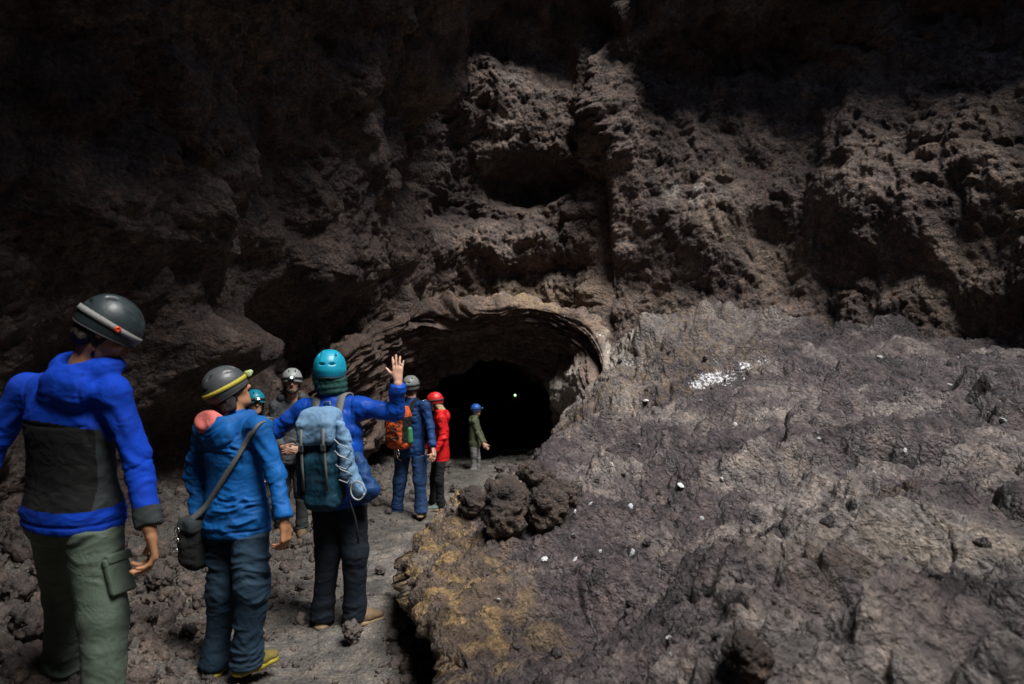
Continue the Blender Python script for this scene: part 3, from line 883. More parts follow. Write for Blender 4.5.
def eyes(c, R, par, s=1.0):
    r, f, u = R
    for sx in (-1, 1):
        cc = c + (r * .031 * sx + f * .081 + u * .004) * s
        F = Field(cc - .02, cc + .02, .0012)
        F.ell(cc, np.array([.012] * 3) * s, None, .001)
        field_obj('eye', F, [M_eye, M_iris], par, 1, matfn=lambda C, cc=cc: (((C - cc - f * .012 * s) ** 2).sum(1) < (.0068 * s) ** 2).astype(int))

def helmet(par, c, R, shell, band=M_strapk, lamp=None, s=1.0, vents=True, lit=False, button=None, tilt=0.0, lampcol=None, chin=True, far=False):
    """dome with thickness, brim, vents, headlamp on an elastic band, chin straps"""
    r, f, u = R
    if tilt:
        ca, sa = math.cos(tilt), math.sin(tilt)
        f, u = f * ca + u * sa, u * ca - f * sa
    Rm = np.array([r, f, u])
    A = np.array([.102, .126, .122]) * s; c0 = c + (u * .026 - f * .006) * s
    nu, nv = 96, 40
    th = np.linspace(0, 2 * np.pi, nu, endpoint=False)[:, None]; ph = np.linspace(.02, 1, nv)[None, :]
    low = -.30 - .20 * np.clip(-np.sin(th), -1, 1) - .08 * np.abs(np.cos(th))     # rim: lower at the back, ears
    zz = 1 - (1 - low) * ph ** 1.7
    rr = np.sqrt(np.clip(1 - np.abs(zz) ** 2.12, 0, 1)) ** .96
    bulge = 1 + .02 * np.exp(-((zz + .12) / .16) ** 2) + .02 * np.cos(2 * th) * rr
    x = rr * np.cos(th) * bulge; y = rr * np.sin(th) * bulge; z = zz + 0 * x
    # ridges that run front to back
    ridge = .018 * np.exp(-((np.abs(x) - .38) / .07) ** 2) * (z > .3)
    x, y, z = x * (1 + ridge), y * (1 + ridge), z * (1 + ridge)
    vm = np.zeros_like(x, bool)
    if vents:
        for (vx, vy, vz, ax_, ay_, az_) in [(.66, .15, .62, .10, .22, .08), (.30, -.86, .22, .20, .3, .055), (.36, .55, .72, .07, .2, .2), (.50, -.45, .68, .07, .20, .12)]:
            for sx in (-1, 1):
                dd = ((x - vx * sx) / ax_) ** 2 + ((y - vy) / ay_) ** 2 + ((z - vz) / az_) ** 2
                g = np.exp(-np.clip(dd, 0, 9) ** 2 * .9)
                x, y, z = x * (1 - .10 * g), y * (1 - .10 * g), z * (1 - .10 * g); vm |= g > .45
    Lc = np.stack([x * A[0], y * A[1], z * A[2]], -1)
    inner = Lc * .93 - np.array([0, 0, .0])
    V = np.concatenate([Lc, inner[:, ::-1]], 1)
    vmf = np.concatenate([vm, np.zeros_like(vm)], 1)
    Wv = c0 + V.reshape(-1, 3) @ Rm
    fc = grid_faces(nu, 2 * nv, True)
    mi = (vmf.ravel()[fc].sum(1) >= 3).astype(int)
    hm = mesh_np('helmet', Wv, fc, [shell, M_vent], parent=par, mi=mi)
    # band round the shell
    def onshell(t, z0, slope, k=1.03):
        zc = z0 + slope * math.sin(t)
        rc = math.sqrt(max(0, 1 - abs(zc) ** 2.12)) ** .96 * (1 + .02 * math.exp(-((zc + .12) / .16) ** 2) + .02 * math.cos(2 * t))
        return c0 + (np.array([rc * math.cos(t) * A[0], rc * math.sin(t) * A[1], zc * A[2]]) * k) @ Rm
    if band is not None:
        ts = np.linspace(0, 2 * np.pi, 72, endpoint=False)
        C = [onshell(t, .04, .12) for t in ts]; C2 = [onshell(t, .06, .12) for t in ts]
        strip('headlamp_band', C, np.array(C2) - np.array(C), .004, .024 * s, band, hm, True)
    if lamp:
        pc = onshell(math.pi / 2, .04, .12, 1.06); o = unit(pc - c0); rr_ = np.array([r, unit(np.cross(u, r)), u])
        LR = frame(o, u)
        F = Field(pc - .06, pc + .06, .003)
        F.box(pc + o * .010, np.array([.030, .014, .019]) * s, LR, .008, .004)
        F.cap(pc + o * .02 * s, pc + o * .028 * s, .016 * s, k=.004)
        hl = field_obj('headlamp', F, lampcol or M_lamp, hm, 1)
        F = Field(pc - .06, pc + .08, .002)
        kk = 2.3 if far else 1; F.ell(pc + o * .036 * s, np.array([.013 * kk, .007, .013 * kk]) * s, LR, .002)
        field_obj('headlamp_lens', F, M_lens_far if far else (M_lens_on if lit else M_lens), hm, 1)
    if button:
        for t in (0.0,):
            bc = onshell(t + .25, .04, .12, 1.045); o = unit(bc - c0); LR = frame(o, u)
            F = Field(bc - .03, bc + .03, .0018)
            F.ell(bc, np.array([.013, .007, .013]) * s, LR, .002)
            F.ell(bc + o * .007, np.array([.006, .004, .006]) * s, LR, .002, True)
            field_obj('band_buckle', F, button, hm, 1)
    # brim edge
    ts = np.linspace(0, 2 * np.pi, 72, endpoint=False)
    rim = []
    for t in ts:
        lw = -.30 - .20 * (-math.sin(t)) - .08 * abs(math.cos(t))
        rc = math.sqrt(max(0, 1 - abs(lw) ** 2.12)) ** .96 * (1 + .02 * math.exp(-((lw + .12) / .16) ** 2) + .02 * math.cos(2 * t))
        rim.append(c0 + np.array([rc * math.cos(t) * A[0], rc * math.sin(t) * A[1], lw * A[2]]) @ Rm)
    strip('rim_trim', rim, [u] * 72, .007, .007, M_strapk, hm, True)
    if chin:
        for sx in (-1, 1):
            a = c + (r * .088 * sx + f * .02 - u * .005) * s; a2 = c + (r * .082 * sx - f * .055 - u * .02) * s
            j = c + (R[0] * .066 * sx + R[1] * .012 - R[2] * .066) * s; e = c + (R[1] * .045 - R[2] * .122) * s
            strip('chin_strap', [a, (a + j) / 2 + R[0] * .005 * sx, j, (j + e) / 2 + R[0] * .014 * sx - R[2] * .008, e], [R[1]] * 4 + [R[1]], .003, .014 * s, M_strapk, hm)
            strip('chin_strap', [a2, (a2 + j) / 2, j], [R[1] + R[2]] * 3, .003, .013 * s, M_strapk, hm)
    return hm

def wrinkles(amp=.007, seed=0, limb=(1, 1, 1)):
    lm_ = np.array(limb)
    def fn(V):
        p = V * lm_ + seed
        w_ = p + .05 * np.stack([perlin(p * 7), perlin(p * 7 + 9), perlin(p * 7 + 21)], -1)
        a = 1 - np.abs(perlin(w_ * np.array([6, 6, 15.]))) * 2
        b = 1 - np.abs(perlin(w_ * np.array([11, 11, 27.]) + 5)) * 2
        m = sstep(-.45, .35, perlin(p * 4 + 3))
        return amp * (a * 1.1 * m + b * .65 * m + .7 * perlin(p * 5)) - amp * .35
    return fn

def person(root_pt, J, label, cat='person', group=None, s=1.0, skin=M_skin, head_f=(0, 1, 0), head_up=(0, 0, 1), hel=None, hair=None, beard=False,
           top=None, legs=None, boots=None, soles=None, hands=None, hem=.80, collar=True, h=.007, eyes_on=False, hood=None, topmat=None, fit=1.0, legfit=1.0, hoodie=False, flare=0., zones=None, wr_amp=.007, foot=None, puff=0., neckgear=None):
    """J: joints in world space: H N SL SR EL ER WL WR PL PR KL KR AL AR (head, neck, shoulders, elbows, wrists, pelvis, knees, ankles)"""
    J = {k: np.array(v, float) for k, v in J.items()}
    root = empty('person', root_pt, label, cat, group)
    hipc = (J['PL'] + J['PR']) / 2; shc = (J['SL'] + J['SR']) / 2
    right = unit(J['SR'] - J['SL']); up = unit(shc - hipc); fwd = unit(np.cross(up, right)); right = np.cross(fwd, up)
    rp = unit(J['PR'] - J['PL']); fp = unit(np.cross((0, 0, 1), rp))
    HR = frame(head_f, head_up)
    allp = np.array(list(J.values()))
    foot = foot or {}
    fdir = {sd: unit(np.array(foot.get(sd, fp)) * np.array([1, 1, foot.get('dz' + sd, 0) + 1])) for sd in 'LR'}
    # --- the body, one continuous surface
    F = Field(allp.min(0) - .26, allp.max(0) + .26, h)
    head(F, J['H'], HR, s)
    F.cap(J['N'] + up * .0, J['H'] - HR[2] * .05 * s - HR[1] * .01, .056 * s, .052 * s, .02)
    F.cap(J['N'] - up * .04, J['N'] + up * .02, .07 * s, .058 * s, .03)
    for a in ('SL', 'SR'): F.cap(J['N'] - up * .05 * s, J[a] - up * .01, .05 * s, .042 * s, .03)
    wv = hipc * .55 + shc * .45
    F.cap(shc - up * .17 * s, wv, .140 * s, .115 * s, .04, (fwd, .55)); F.cap(wv, hipc - up * .01, .115 * s, .120 * s, .04, (fwd, .6))
    for sd in 'LR':
        F.cap(J['S' + sd], J['E' + sd], .040 * s, .033 * s, .02); F.cap(J['E' + sd], J['W' + sd], .034 * s, .027 * s, .015)
        F.cap(J['P' + sd], J['K' + sd], .066 * s, .046 * s, .02); F.cap(J['K' + sd], J['A' + sd], .046 * s, .034 * s, .02)
        F.cap(J['A' + sd] - np.array([0, 0, .03]) * s, J['A' + sd] + (fdir[sd] * .13 + np.array([0, 0, -.055])) * s, .034 * s, .028 * s, .02)
        hd = (hands or {}).get(sd, {})
        d = hd.get('d', unit(J['W' + sd] - J['E' + sd])); sgn = 1 if sd == 'R' else -1
        pn = hd.get('pn', -right * sgn)
        hand(F, J['W' + sd] + unit(d) * .02 * s, d, np.array(pn, float), np.array(hd.get('th', fwd), float), hd.get('curl', (.35, .4, .45, .5)), hd.get('spread', .05), s * hd.get('s', 1.0), hd.get('tcurl', .3), hd.get('fat', 1.0))
    field_obj('body', F, skin, root, 1)
    if eyes_on: eyes(J['H'], HR, root, s)
    # --- hair
    if hair:
        F = Field(J['H'] - .2, J['H'] + .2, .005)
        c = J['H']; r, f, u = HR
        F.ell(c + (-f * .022 + u * .02) * s, np.array([.081, .094, .088]) * s, HR, .01)
        F.ell(c + (-f * .035 - u * .05) * s, np.array([.068, .066, .055]) * s, HR, .02)
        for sx in (-1, 1): F.cap(c + (r * .072 * sx - f * .03 - u * .01) * s, c + (r * .066 * sx - f * .045 - u * .07) * s, .014 * s, .01 * s, .02)
        if hair.get('long'):
            for a_ in np.linspace(-1.3, 1.3, 9):
                b0 = c + (-f * .05 * math.cos(a_) + r * .07 * math.sin(a_) - u * .04) * s
                F.cap(b0, b0 + (-f * .03 * math.cos(a_) + r * .02 * math.sin(a_) - u * hair['long'] + f * hair.get('fw', 0)) * s, .03 * s, .018 * s, .015)
        F.op(lambda p: -(((p - c.astype(F32)) @ f.astype(F32)) - .012 * s), c - .2, c + .2, .01, True)
        field_obj('hair', F, hair['m'], root, 1, disp=lambda V: .0035 * perlin(V * np.array([70, 70, 25.])) + .002 * perlin(V * 140))
    if beard:
        F = Field(J['H'] - .2, J['H'] + .2, .004); c = J['H']; r, f, u = HR
        q = lambda x, y, z: c + (r * x + f * y + u * z) * s
        F.ell(q(0, .052, -.094), np.array([.042, .042, .034]) * s, HR, .02)
        for sx in (-1, 1):
            F.cap(q(.064 * sx, .010, -.03), q(.050 * sx, .035, -.082), .012 * s, .018 * s, .015); F.cap(q(.05 * sx, .035, -.082), q(0, .075, -.105), .018 * s, .02 * s, .015)
            F.cap(q(0, .103, -.046), q(.026 * sx, .090, -.062), .0065 * s, .005 * s, .004)
        F.ell(q(0, .10, -.064), np.array([.026, .022, .011]) * s, HR, .006, True)
        field_obj('beard', F, M_hair_d, root, 1, disp=lambda V: .002 * perlin(V * 120))
    # --- trousers
    lo = np.minimum.reduce([J[k] for k in ('PL', 'PR', 'KL', 'KR', 'AL', 'AR')]) - .2; hi = np.maximum.reduce([J[k] for k in ('PL', 'PR', 'KL', 'KR', 'AL', 'AR')]) + .24
    F = Field(lo, hi, h)
    lf = legfit
    F.cap(hipc - rp * .045 * s + up * .08 * s, hipc + rp * .045 * s + up * .08 * s, .118 * s, k=.05, flat=(fp, .80))
    for sd in 'LR':
        a, b, c_ = J['P' + sd], J['K' + sd], J['A' + sd]
        F.cap(a - fp * .02 * s, a - fp * .028 * s - np.array([0, 0, .04]) * s, .098 * s, .092 * s, .05)       # seat
        F.cap(a + up * .02 * s, b, .100 * s * (.6 + .4 * lf), .068 * s * lf, .035); F.cap(b, c_ - unit(c_ - b) * .02 * s, .068 * s * lf, .056 * s * lf, .03)
        F.cap(c_ - unit(c_ - b) * .07 * s, c_ + unit(c_ - b) * .03 * s, .052 * s * lf, .066 * s * lf, .03)      # stacks on the boot
        F.plane_cut(c_ + unit(c_ - b) * .045 * s, unit(c_ - b), .14 * s)
    F.plane_cut(hipc + up * (hem - .92 + .012) * s, up, 9)
    def leg_disp(V):
        base = wrinkles(wr_amp * .95, root_pt[0] * 3)(V)
        for sd in 'LR':
            for kk, am, wd in (('K', .012, .10), ('A', .014, .13)):
                c_ = J[kk + sd]; q = V - c_
                g = np.exp(-(q ** 2).sum(1) / (wd * s) ** 2)
                base += am * s * g * .8 * (1 - 2.2 * np.abs(perlin((V + .06 * np.stack([perlin(V * 5), perlin(V * 5 + 7), perlin(V * 5 + 13)], -1)) * np.array([5, 5, 15.]) + (3 if sd == 'L' else 8))))
        g = np.exp(-((V - hipc - np.array([0, 0, -.10])) ** 2).sum(1) / .014)
        return base + g * .004 * np.sin((V[:, 2] - .8 * np.abs((V - hipc) @ rp)) * 90 + 3 * perlin(V * 5))
    tr = field_obj('trousers', F, legs, root, 1, disp=leg_disp)
    # --- jacket
    lo = np.minimum.reduce([J[k] for k in ('PL', 'PR', 'SL', 'SR', 'EL', 'ER', 'WL', 'WR', 'H')]) - .26; hi = np.maximum.reduce([J[k] for k in ('PL', 'PR', 'SL', 'SR', 'EL', 'ER', 'WL', 'WR', 'N')]) + .24
    F = Field(lo, hi, h); g = fit
    hemp = hipc + (up * (hem - .92)) * s
    F.cap(shc - up * .175 * s, wv, .182 * s * g, .160 * s * g, .05, (fwd, .66))
    F.cap(wv, hipc - up * .02 * s, .160 * s * g, (.168 + flare) * s * g, .06, (fwd, .72))
    F.cap(hipc - up * .02 * s, hemp - up * .1 * s, (.168 + flare) * s * g, (.172 + flare) * s * g, .05, (fwd, .74))
    for a in ('SL', 'SR'): F.cap(J['N'] - up * .055 * s, J[a] - up * .01 * s, .070 * s, .064 * s * g, .04)
    F.ell(shc - up * .10 * s - fwd * .045 * s, np.array([.15, .065, .12]) * s * g, np.array([right, fwd, up]), .05)
    for sd in 'LR':
        S0, E0, W0 = J['S' + sd], J['E' + sd], J['W' + sd]
        F.cap(S0, E0, .064 * s * g, .051 * s * g, .03); F.cap(E0, W0, .052 * s * g, .040 * s * g, .02)
        dd = unit(W0 - E0)
        F.cap(W0 - dd * .05 * s, W0 - dd * .01 * s, .040 * s * g, .043 * s * g, .012)
    F.plane_cut(hemp, -up, 9)
    for sd in 'LR':
        W0 = J['W' + sd]; dd = unit(W0 - J['E' + sd])
        F.plane_cut(W0 - dd * .005 * s, dd, .085 * s)
    if collar:
        F.cap(J['N'] - up * .02 * s, J['N'] * .55 + (J['H'] - HR[2] * .09 * s) * .45, .074 * s, .070 * s, .02)
        top_c = J['N'] * .45 + (J['H'] - HR[2] * .09 * s) * .55
        ax = unit(J['H'] - J['N'])
        F.plane_cut(top_c, ax, .12 * s, .01)
        F.cap(top_c - ax * .03 * s, top_c + ax * .05 * s, .060 * s, k=.008, sub=True)
    if hoodie:
        nb = J['N']
        for i, a_ in enumerate(np.linspace(-2.0, 2.0, 13)):
            w_ = .5 + .5 * math.cos(a_)
            pt = nb + (right * math.sin(a_) * .105 + -fwd * (math.cos(a_) * .085 - .01) + up * (.035 - .03 * w_)) * s
            F.ell(pt, np.array([.036, .034, .030 + .022 * w_]) * s, None, .025)
        F.ell(nb + (-fwd * .105 - up * .055) * s, np.array([.115, .045, .085]) * s, np.array([right, fwd, up]), .03)
        F.ell(nb + (-fwd * .035 + up * .065) * s, np.array([.070, .060, .05]) * s, np.array([right, fwd, up]), .015, True)
        F.cap(nb, J['H'] - HR[2] * .03, .058 * s, k=.005, sub=True)
    def top_disp(V):
        b_ = wrinkles(wr_amp, root_pt[0] * 5 + 2)(V)
        for sd in 'LR':
            for a_, c_ in (('S', 'E'), ('E', 'W')):
                A0, B0 = J[a_ + sd], J[c_ + sd]; L = np.linalg.norm(B0 - A0); dd = (B0 - A0) / L
                t = (V - A0) @ dd; q = V - A0 - t[:, None] * dd
                m = np.exp(-(q ** 2).sum(1) / (.10 * s) ** 2) * (t > -.02) * (t < L + .03)
                # creases pile up towards elbow and cuff
                pl = np.exp(-((t - L) / (.085 * s)) ** 2) + .35
                W2 = np.stack([t * 13, (q @ fwd) * 6, (q @ np.cross(dd, fwd)) * 6], -1) + .5 * perlin(V * 6)[:, None] + (2 if sd == 'L' else 9)
                b_ += m * pl * .0085 * s * (.9 - 2.2 * np.abs(perlin(W2)))
                if puff: b_ += m * puff * .6 * (np.abs(np.sin(t * math.pi / .085 + .8 * perlin(V * 6))) - .6)
            c_ = J['S' + sd] - up * .12 * s
            q = V - c_; gg = np.exp(-(q ** 2).sum(1) / (.11 * s) ** 2)
            b_ += gg * .005 * np.sin(((q @ up) * .8 - (q @ right) * (1 if sd == 'L' else -1)) * 80 + perlin(V * 6) * 3)
        if puff:
            tz = (V - hipc) @ up
            core = np.exp(-(((V - shc) @ right) / (.2 * s)) ** 4)
            b_ += core * puff * (np.abs(np.sin(tz * math.pi / .10)) - .6)
        lt = np.abs((V - shc) @ right); ty = (V - hipc) @ up
        b_ -= .005 * np.exp(-((lt - .150 * s) / .006) ** 2) * (ty > .30 * s) + (0 if puff else .005) * np.exp(-((ty - .375 * s) / .006) ** 2) * (lt < .15 * s)
        tz = (V - hemp) @ up
        b_ -= .006 * np.exp(-((tz - .035) / .006) ** 2) * (np.linalg.norm((V - hipc) - ((V - hipc) @ up)[:, None] * up, axis=1) < .3)
        return b_
    mats = [top] if not zones else zones['mats']
    tp = field_obj('jacket', F, mats, root, 1, disp=top_disp, matfn=(lambda C: zones['fn'](C, hipc, shc, right, fwd, up, J)) if zones else None)
    if neckgear is not None:
        F = Field(J['N'] - .18, J['N'] + .24, .005); ax = unit(J['H'] - HR[2] * .05 - J['N'])
        for i, (zz_, rr_) in enumerate([(.03, .080), (.065, .088), (.10, .090), (.130, .088)]):
            for a_ in np.linspace(0, 2 * math.pi, 22, endpoint=False):
                F.ell(J['N'] + (ax * zz_ + right * math.cos(a_) * rr_ + fwd * math.sin(a_) * rr_ * .95) * s, np.array([.02, .02, .021]) * s, None, .012)
        F.cap(J['N'], J['H'] - HR[2] * .03, .058 * s, k=.005, sub=True)
        field_obj('scarf', F, neckgear, root, 1, disp=lambda V: .004 * perlin(V * 40))
    # --- boots
    for sd in 'LR':
        A0 = J['A' + sd]; fd = fdir[sd]; fr = frame(fd); lat = fr[0]; bu = fr[2]
        F = Field(A0 - .27 * s, A0 + .27 * s, min(h, .006))
        F.cap(A0 + bu * .07 * s, A0 - bu * .02 * s, .046 * s, .048 * s, .02)
        F.cap(A0 - bu * .035 * s - fd * .03 * s, A0 - bu * .045 * s + fd * .08 * s, .044 * s, .044 * s, .03)
        F.cap(A0 - bu * .05 * s + fd * .07 * s, A0 - bu * .055 * s + fd * .16 * s, .045 * s, .038 * s, .03, (bu, .75))
        F.plane_cut(A0 - bu * .088 * s, -bu, 9, .004)
        bt = field_obj('boot', F, boots, root, 1, disp=lambda V: .0015 * perlin(V * 45))
        F = Field(A0 - .27 * s, A0 + .27 * s, min(h, .005))
        F.cap(A0 - bu * .08 * s - fd * .035 * s, A0 - bu * .08 * s + fd * .06 * s, .047 * s, .046 * s, .01, (bu, .55))
        F.cap(A0 - bu * .08 * s + fd * .06 * s, A0 - bu * .08 * s + fd * .158 * s, .050 * s, .043 * s, .02, (bu, .5))
        F.plane_cut(A0 - bu * .100 * s, -bu, 9, .003)
        for tt_ in np.linspace(-.06, .18, 9):
            F.box(A0 + fd * tt_ * s - bu * .102 * s, np.array([.07, .004, .009]) * s, fr, .002, .002, True)
        field_obj('sole', F, soles, bt, 1)
    if hel:
        helmet(root, J['H'], HR, s=s, **hel)
    return root, dict(J=J, right=right, up=up, fwd=fwd, HR=HR, hipc=hipc, shc=shc, root=root)
# ================================================================ the people
from mathutils.bvhtree import BVHTree
DBG = globals().get('ONLY')
people = {}
def on_surface(info, origin, direction, off=.006, name='jacket'):
    ob = [c for c in bpy.data.objects if c.parent == info['root'] and c.name.startswith(name)][0]
    if 'bvh' not in info:
        o = np.array(info['root'].location)
        vs_ = [v.co + info['root'].location for v in ob.data.vertices]
        info['bvh'] = BVHTree.FromPolygons(vs_, [tuple(p.vertices) for p in ob.data.polygons])
    hit = info['bvh'].ray_cast(Vector(origin), Vector(direction).normalized())
    if hit[0] is None: return None
    return np.array(hit[0]) - unit(direction) * off

def z1(C, hipc, shc, right, fwd, up, J):
    t = (C - hipc) @ up; l = (C - hipc) @ right
    def dseg(a, b):
        ab = b - a; q = C - a; tt = np.clip((q @ ab) / (ab @ ab), 0, 1); return np.linalg.norm(q - tt[:, None] * ab, axis=1)
    arm = np.minimum.reduce([dseg(J['S' + s] - up * .03, J['E' + s]) for s in 'LR'] + [dseg(J['E' + s], J['W' + s]) for s in 'LR'])
    mi = np.zeros(len(C), int)
    core = (arm > .082) & (t > .045) & (t < .405 - .9 * l * l - .05 * l)
    mi[core] = 1
    mi[core & (np.abs(l + .00) > .168)] = 2
    for s in 'LR':
        mi[(np.linalg.norm(C - J['W' + s], axis=1) < .095)] = 2
    return mi

# 1 nearest walker on the left
J = dict(H=P(106, 331, 2.80), N=P(86, 371, 2.80), SL=P(27, 388, 2.84), SR=P(112, 392, 2.76), EL=P(-12, 455, 2.85), WL=P(-34, 515, 2.75), ER=P(137, 457, 2.78), WR=P(149, 527, 2.72),
         PL=P(56, 510, 2.88), PR=P(92, 510, 2.84), KL=P(66, 592, 3.15), KR=P(103, 618, 2.80), AL=P(63, 666, 3.25), AR=P(104, 724, 2.75))
r1, i1 = person((-1.78, 2.9, .10), J, 'person in royal blue hooded top with black back panel and sage trousers, looking down', s=1.03, skin=M_skin_t,
    head_f=(.72, .42, -.72), head_up=(.35, .15, 1), hel=dict(shell=M_h_dark, band=M_band_g, button=M_orange), hair=dict(m=M_hair_d),
    top=None, zones=dict(mats=[M_blue1, M_black, M_char], fn=z1), legs=M_pants1, boots=M_boot, soles=M_sole, hem=.87, collar=False, hoodie=True, h=.0056, legfit=1.27, fit=1.0, flare=.024, wr_amp=.0045,
    foot=dict(L=(.1, 1, 0), R=(.25, 1, 0)),
    hands=dict(R=dict(d=(.15, .12, -1), pn=(-.85, -.45, 0), th=(-.5, .85, 0), curl=(.75, .65, .6, .6), tcurl=.25, s=1.12, fat=1.15), L=dict(d=(0, .2, -1), pn=(1, 0, 0), th=(0, 1, 0))))

hip_, kn_ = i1['J']['PR'], i1['J']['KR']; ax_ = unit(kn_ - hip_); Rp = np.array([unit(np.cross(ax_, i1['fwd'])), i1['fwd'], -ax_])
side_ = unit(i1['right'] - (i1['right'] @ ax_) * ax_)
for nm, a_, b_, hw_, hh_ in (('cargo_pocket', .62, .0, .062, .078), ('pocket_flap', .46, .006, .064, .022)):
    c_ = hip_ + (kn_ - hip_) * a_ + side_ * (.100 + b_) - i1['fwd'] * .005
    F = Field(c_ - .14, c_ + .14, .005); F.box(c_, (.014, hw_, hh_), Rp, .010, .005)
    field_obj(nm, F, M_pants1, r1, 1, wrinkles(.004, 7))

# 2 azure shell jacket with the shoulder bag
J = dict(H=P(228, 391, 3.60), N=P(232, 415, 3.60), SL=P(206, 427, 3.68), SR=P(259, 427, 3.50), EL=P(196, 473, 3.74), WL=P(201, 516, 3.66), ER=P(276, 476, 3.48), WR=P(284, 519, 3.40),
         PL=P(223, 514, 3.66), PR=P(250, 514, 3.56), KL=P(224, 590, 3.62), KR=P(252, 590, 3.50), AL=P(216, 657, 3.64), AR=P(246, 655, 3.54))
r2, i2 = person((-1.48, 3.6, 0), J, 'person in azure shell jacket with coral hood lining and slate trousers, seen from behind', s=.93,
    head_f=(.75, .50, .36), head_up=(-.25, -.1, 1), hel=dict(shell=M_h_grey, band=M_band_y, lamp=True, lampcol=M_green_l), hair=dict(m=M_hair_d, long=.05),
    top=M_blue2, legs=M_navy, boots=M_boot_y, soles=M_sole_y, hem=.825, collar=True, h=.0056, legfit=1.22, fit=1.04, flare=.022, wr_amp=.011, foot=dict(L=(-.05, 1, 0), R=(.62, .8, 0)),
    hands=dict(R=dict(d=(.1, 0, -1), pn=(-.9, .3, 0), th=(0, .9, 0), curl=(.5, .55, .6, .6), s=1.05, fat=1.15), L=dict(d=(0, 0, -1), pn=(1, 0, 0), th=(0, 1, 0))), skin=M_skin_t)

# 3 guide with raised hand
J = dict(H=P(330, 372, 4.30), N=P(333, 395, 4.30), SL=P(306, 408, 4.32), SR=P(360, 407, 4.26), EL=P(276, 430, 4.35), WL=P(256, 446, 4.56), ER=P(396, 413, 4.22), WR=P(398, 384, 4.16),
         PL=P(327, 487, 4.33), PR=P(351, 487, 4.29), KL=P(328, 552, 4.32), KR=P(355, 552, 4.26), AL=P(323, 612, 4.34), AR=P(355, 611, 4.30))
r3, i3 = person((-1.09, 4.32, -.05), J, 'person in cobalt quilted jacket and cyan helmet raising the right hand, seen from behind', s=.965,
    head_f=(-.10, 1, -.02), hel=dict(shell=M_h_cyan, band=None, chin=True), hair=dict(m=M_hair_d),
    top=M_blue3, legs=M_dnavy, boots=M_boot, soles=M_sole, hem=.80, collar=True, h=.006, legfit=1.18, fit=1.02, puff=.008, wr_amp=.004, foot=dict(L=(.05, 1, 0), R=(.85, .55, 0)), neckgear=M_tealgreen,
    hands=dict(R=dict(d=(-.02, .04, 1), pn=(0.05, 1, 0), th=(-1, 0, 0), curl=(.10, .06, .10, .14), spread=.12, tcurl=.05, s=.88, fat=1.12), L=dict(d=(-.5, .8, -.2), pn=(0, 0, -1), th=(1, 0, 0))))

# 4 bearded man facing us
J = dict(H=P(292, 382, 7.16), N=P(292, 399, 7.22), SR=P(276, 406, 7.18), SL=P(308, 405, 7.25), ER=P(272, 430, 7.2), WR=P(282, 447, 7.0), EL=P(311, 430, 7.2), WL=P(300, 448, 7.0),
         PR=P(284, 450, 7.25), PL=P(300, 450, 7.25), KR=P(283, 491, 7.2), KL=P(301, 491, 7.2), AR=P(282, 527, 7.25), AL=P(302, 527, 7.25))
r4, i4 = person((-2.3, 7.25, -.28), J, 'smiling bearded person in grey hoodie and pale grey helmet, facing the group', s=1.0,
    head_f=(.30, -1, .02), hel=dict(shell=M_h_white, band=M_strapk, lamp=True, lit=True), hair=dict(m=M_hair_d), beard=True, eyes_on=True,
    top=M_grey, legs=M_dgrey, boots=M_boot, soles=M_sole, hem=.80, collar=False, hoodie=True, h=.008, skin=M_skin,
    foot=dict(L=(.3, -1, 0), R=(-.2, -1, 0)), hands=dict(R=dict(d=(.6, -.5, -.2), pn=(0, 1, 0), th=(0, 0, 1)), L=dict(d=(-.6, -.5, -.2), pn=(0, 1, 0), th=(0, 0, 1))))

# 5 face behind the yellow banded helmet
J = dict(H=P(255, 403, 6.5), N=P(252, 417, 6.55), SR=P(238, 422, 6.45), SL=P(267, 424, 6.6), ER=P(234, 446, 6.45), WR=P(240, 466, 6.35), EL=P(272, 447, 6.6), WL=P(270, 468, 6.5),
         PR=P(244, 468, 6.5), PL=P(261, 468, 6.55), KR=P(244, 508, 6.45), KL=P(262, 508, 6.5), AR=P(243, 541, 6.5), AL=P(262, 541, 6.55))
r5, i5 = person((-2.46, 6.5, -.22), J, 'smiling person in blue helmet and maroon jacket, half hidden behind the azure jacket', s=.88,
    head_f=(.55, -.85, .03), hel=dict(shell=M_h_cyan, band=M_strapk, lamp=True, lit=True), hair=dict(m=M_hair_d, long=.10), eyes_on=True,
    top=M_maroon, legs=M_dgrey, boots=M_boot, soles=M_sole, h=.008, skin=M_skin, foot=dict(L=(.6, -.8, 0), R=(.3, -.9, 0)))

# 6 blue jacket and jeans with the orange pack
J = dict(H=P(411, 387, 8.6), N=P(411, 400, 8.6), SL=P(397, 406, 8.68), SR=P(425, 406, 8.5), EL=P(392, 428, 8.7), WL=P(395, 448, 8.6), ER=P(430, 427, 8.45), WR=P(433, 447, 8.35),
         PL=P(404, 446, 8.64), PR=P(419, 446, 8.56), KL=P(400, 480, 8.66), KR=P(420, 480, 8.52), AL=P(397, 508, 8.7), AR=P(421, 509, 8.5))
r6, i6 = person((-1.3, 8.6, -.45), J, 'person in denim blue jacket, blue jeans and grey helmet carrying an orange backpack', s=1.0,
    head_f=(.35, .93, -.05), hel=dict(shell=M_h_mid, band=M_strapk, lamp=True), hair=dict(m=M_hair_d),
    top=M_dblue, legs=M_jeans, boots=M_boot, soles=M_sole, h=.0085, legfit=1.2, puff=.006, foot=dict(L=(-.1, 1, 0), R=(.2, 1, 0)))

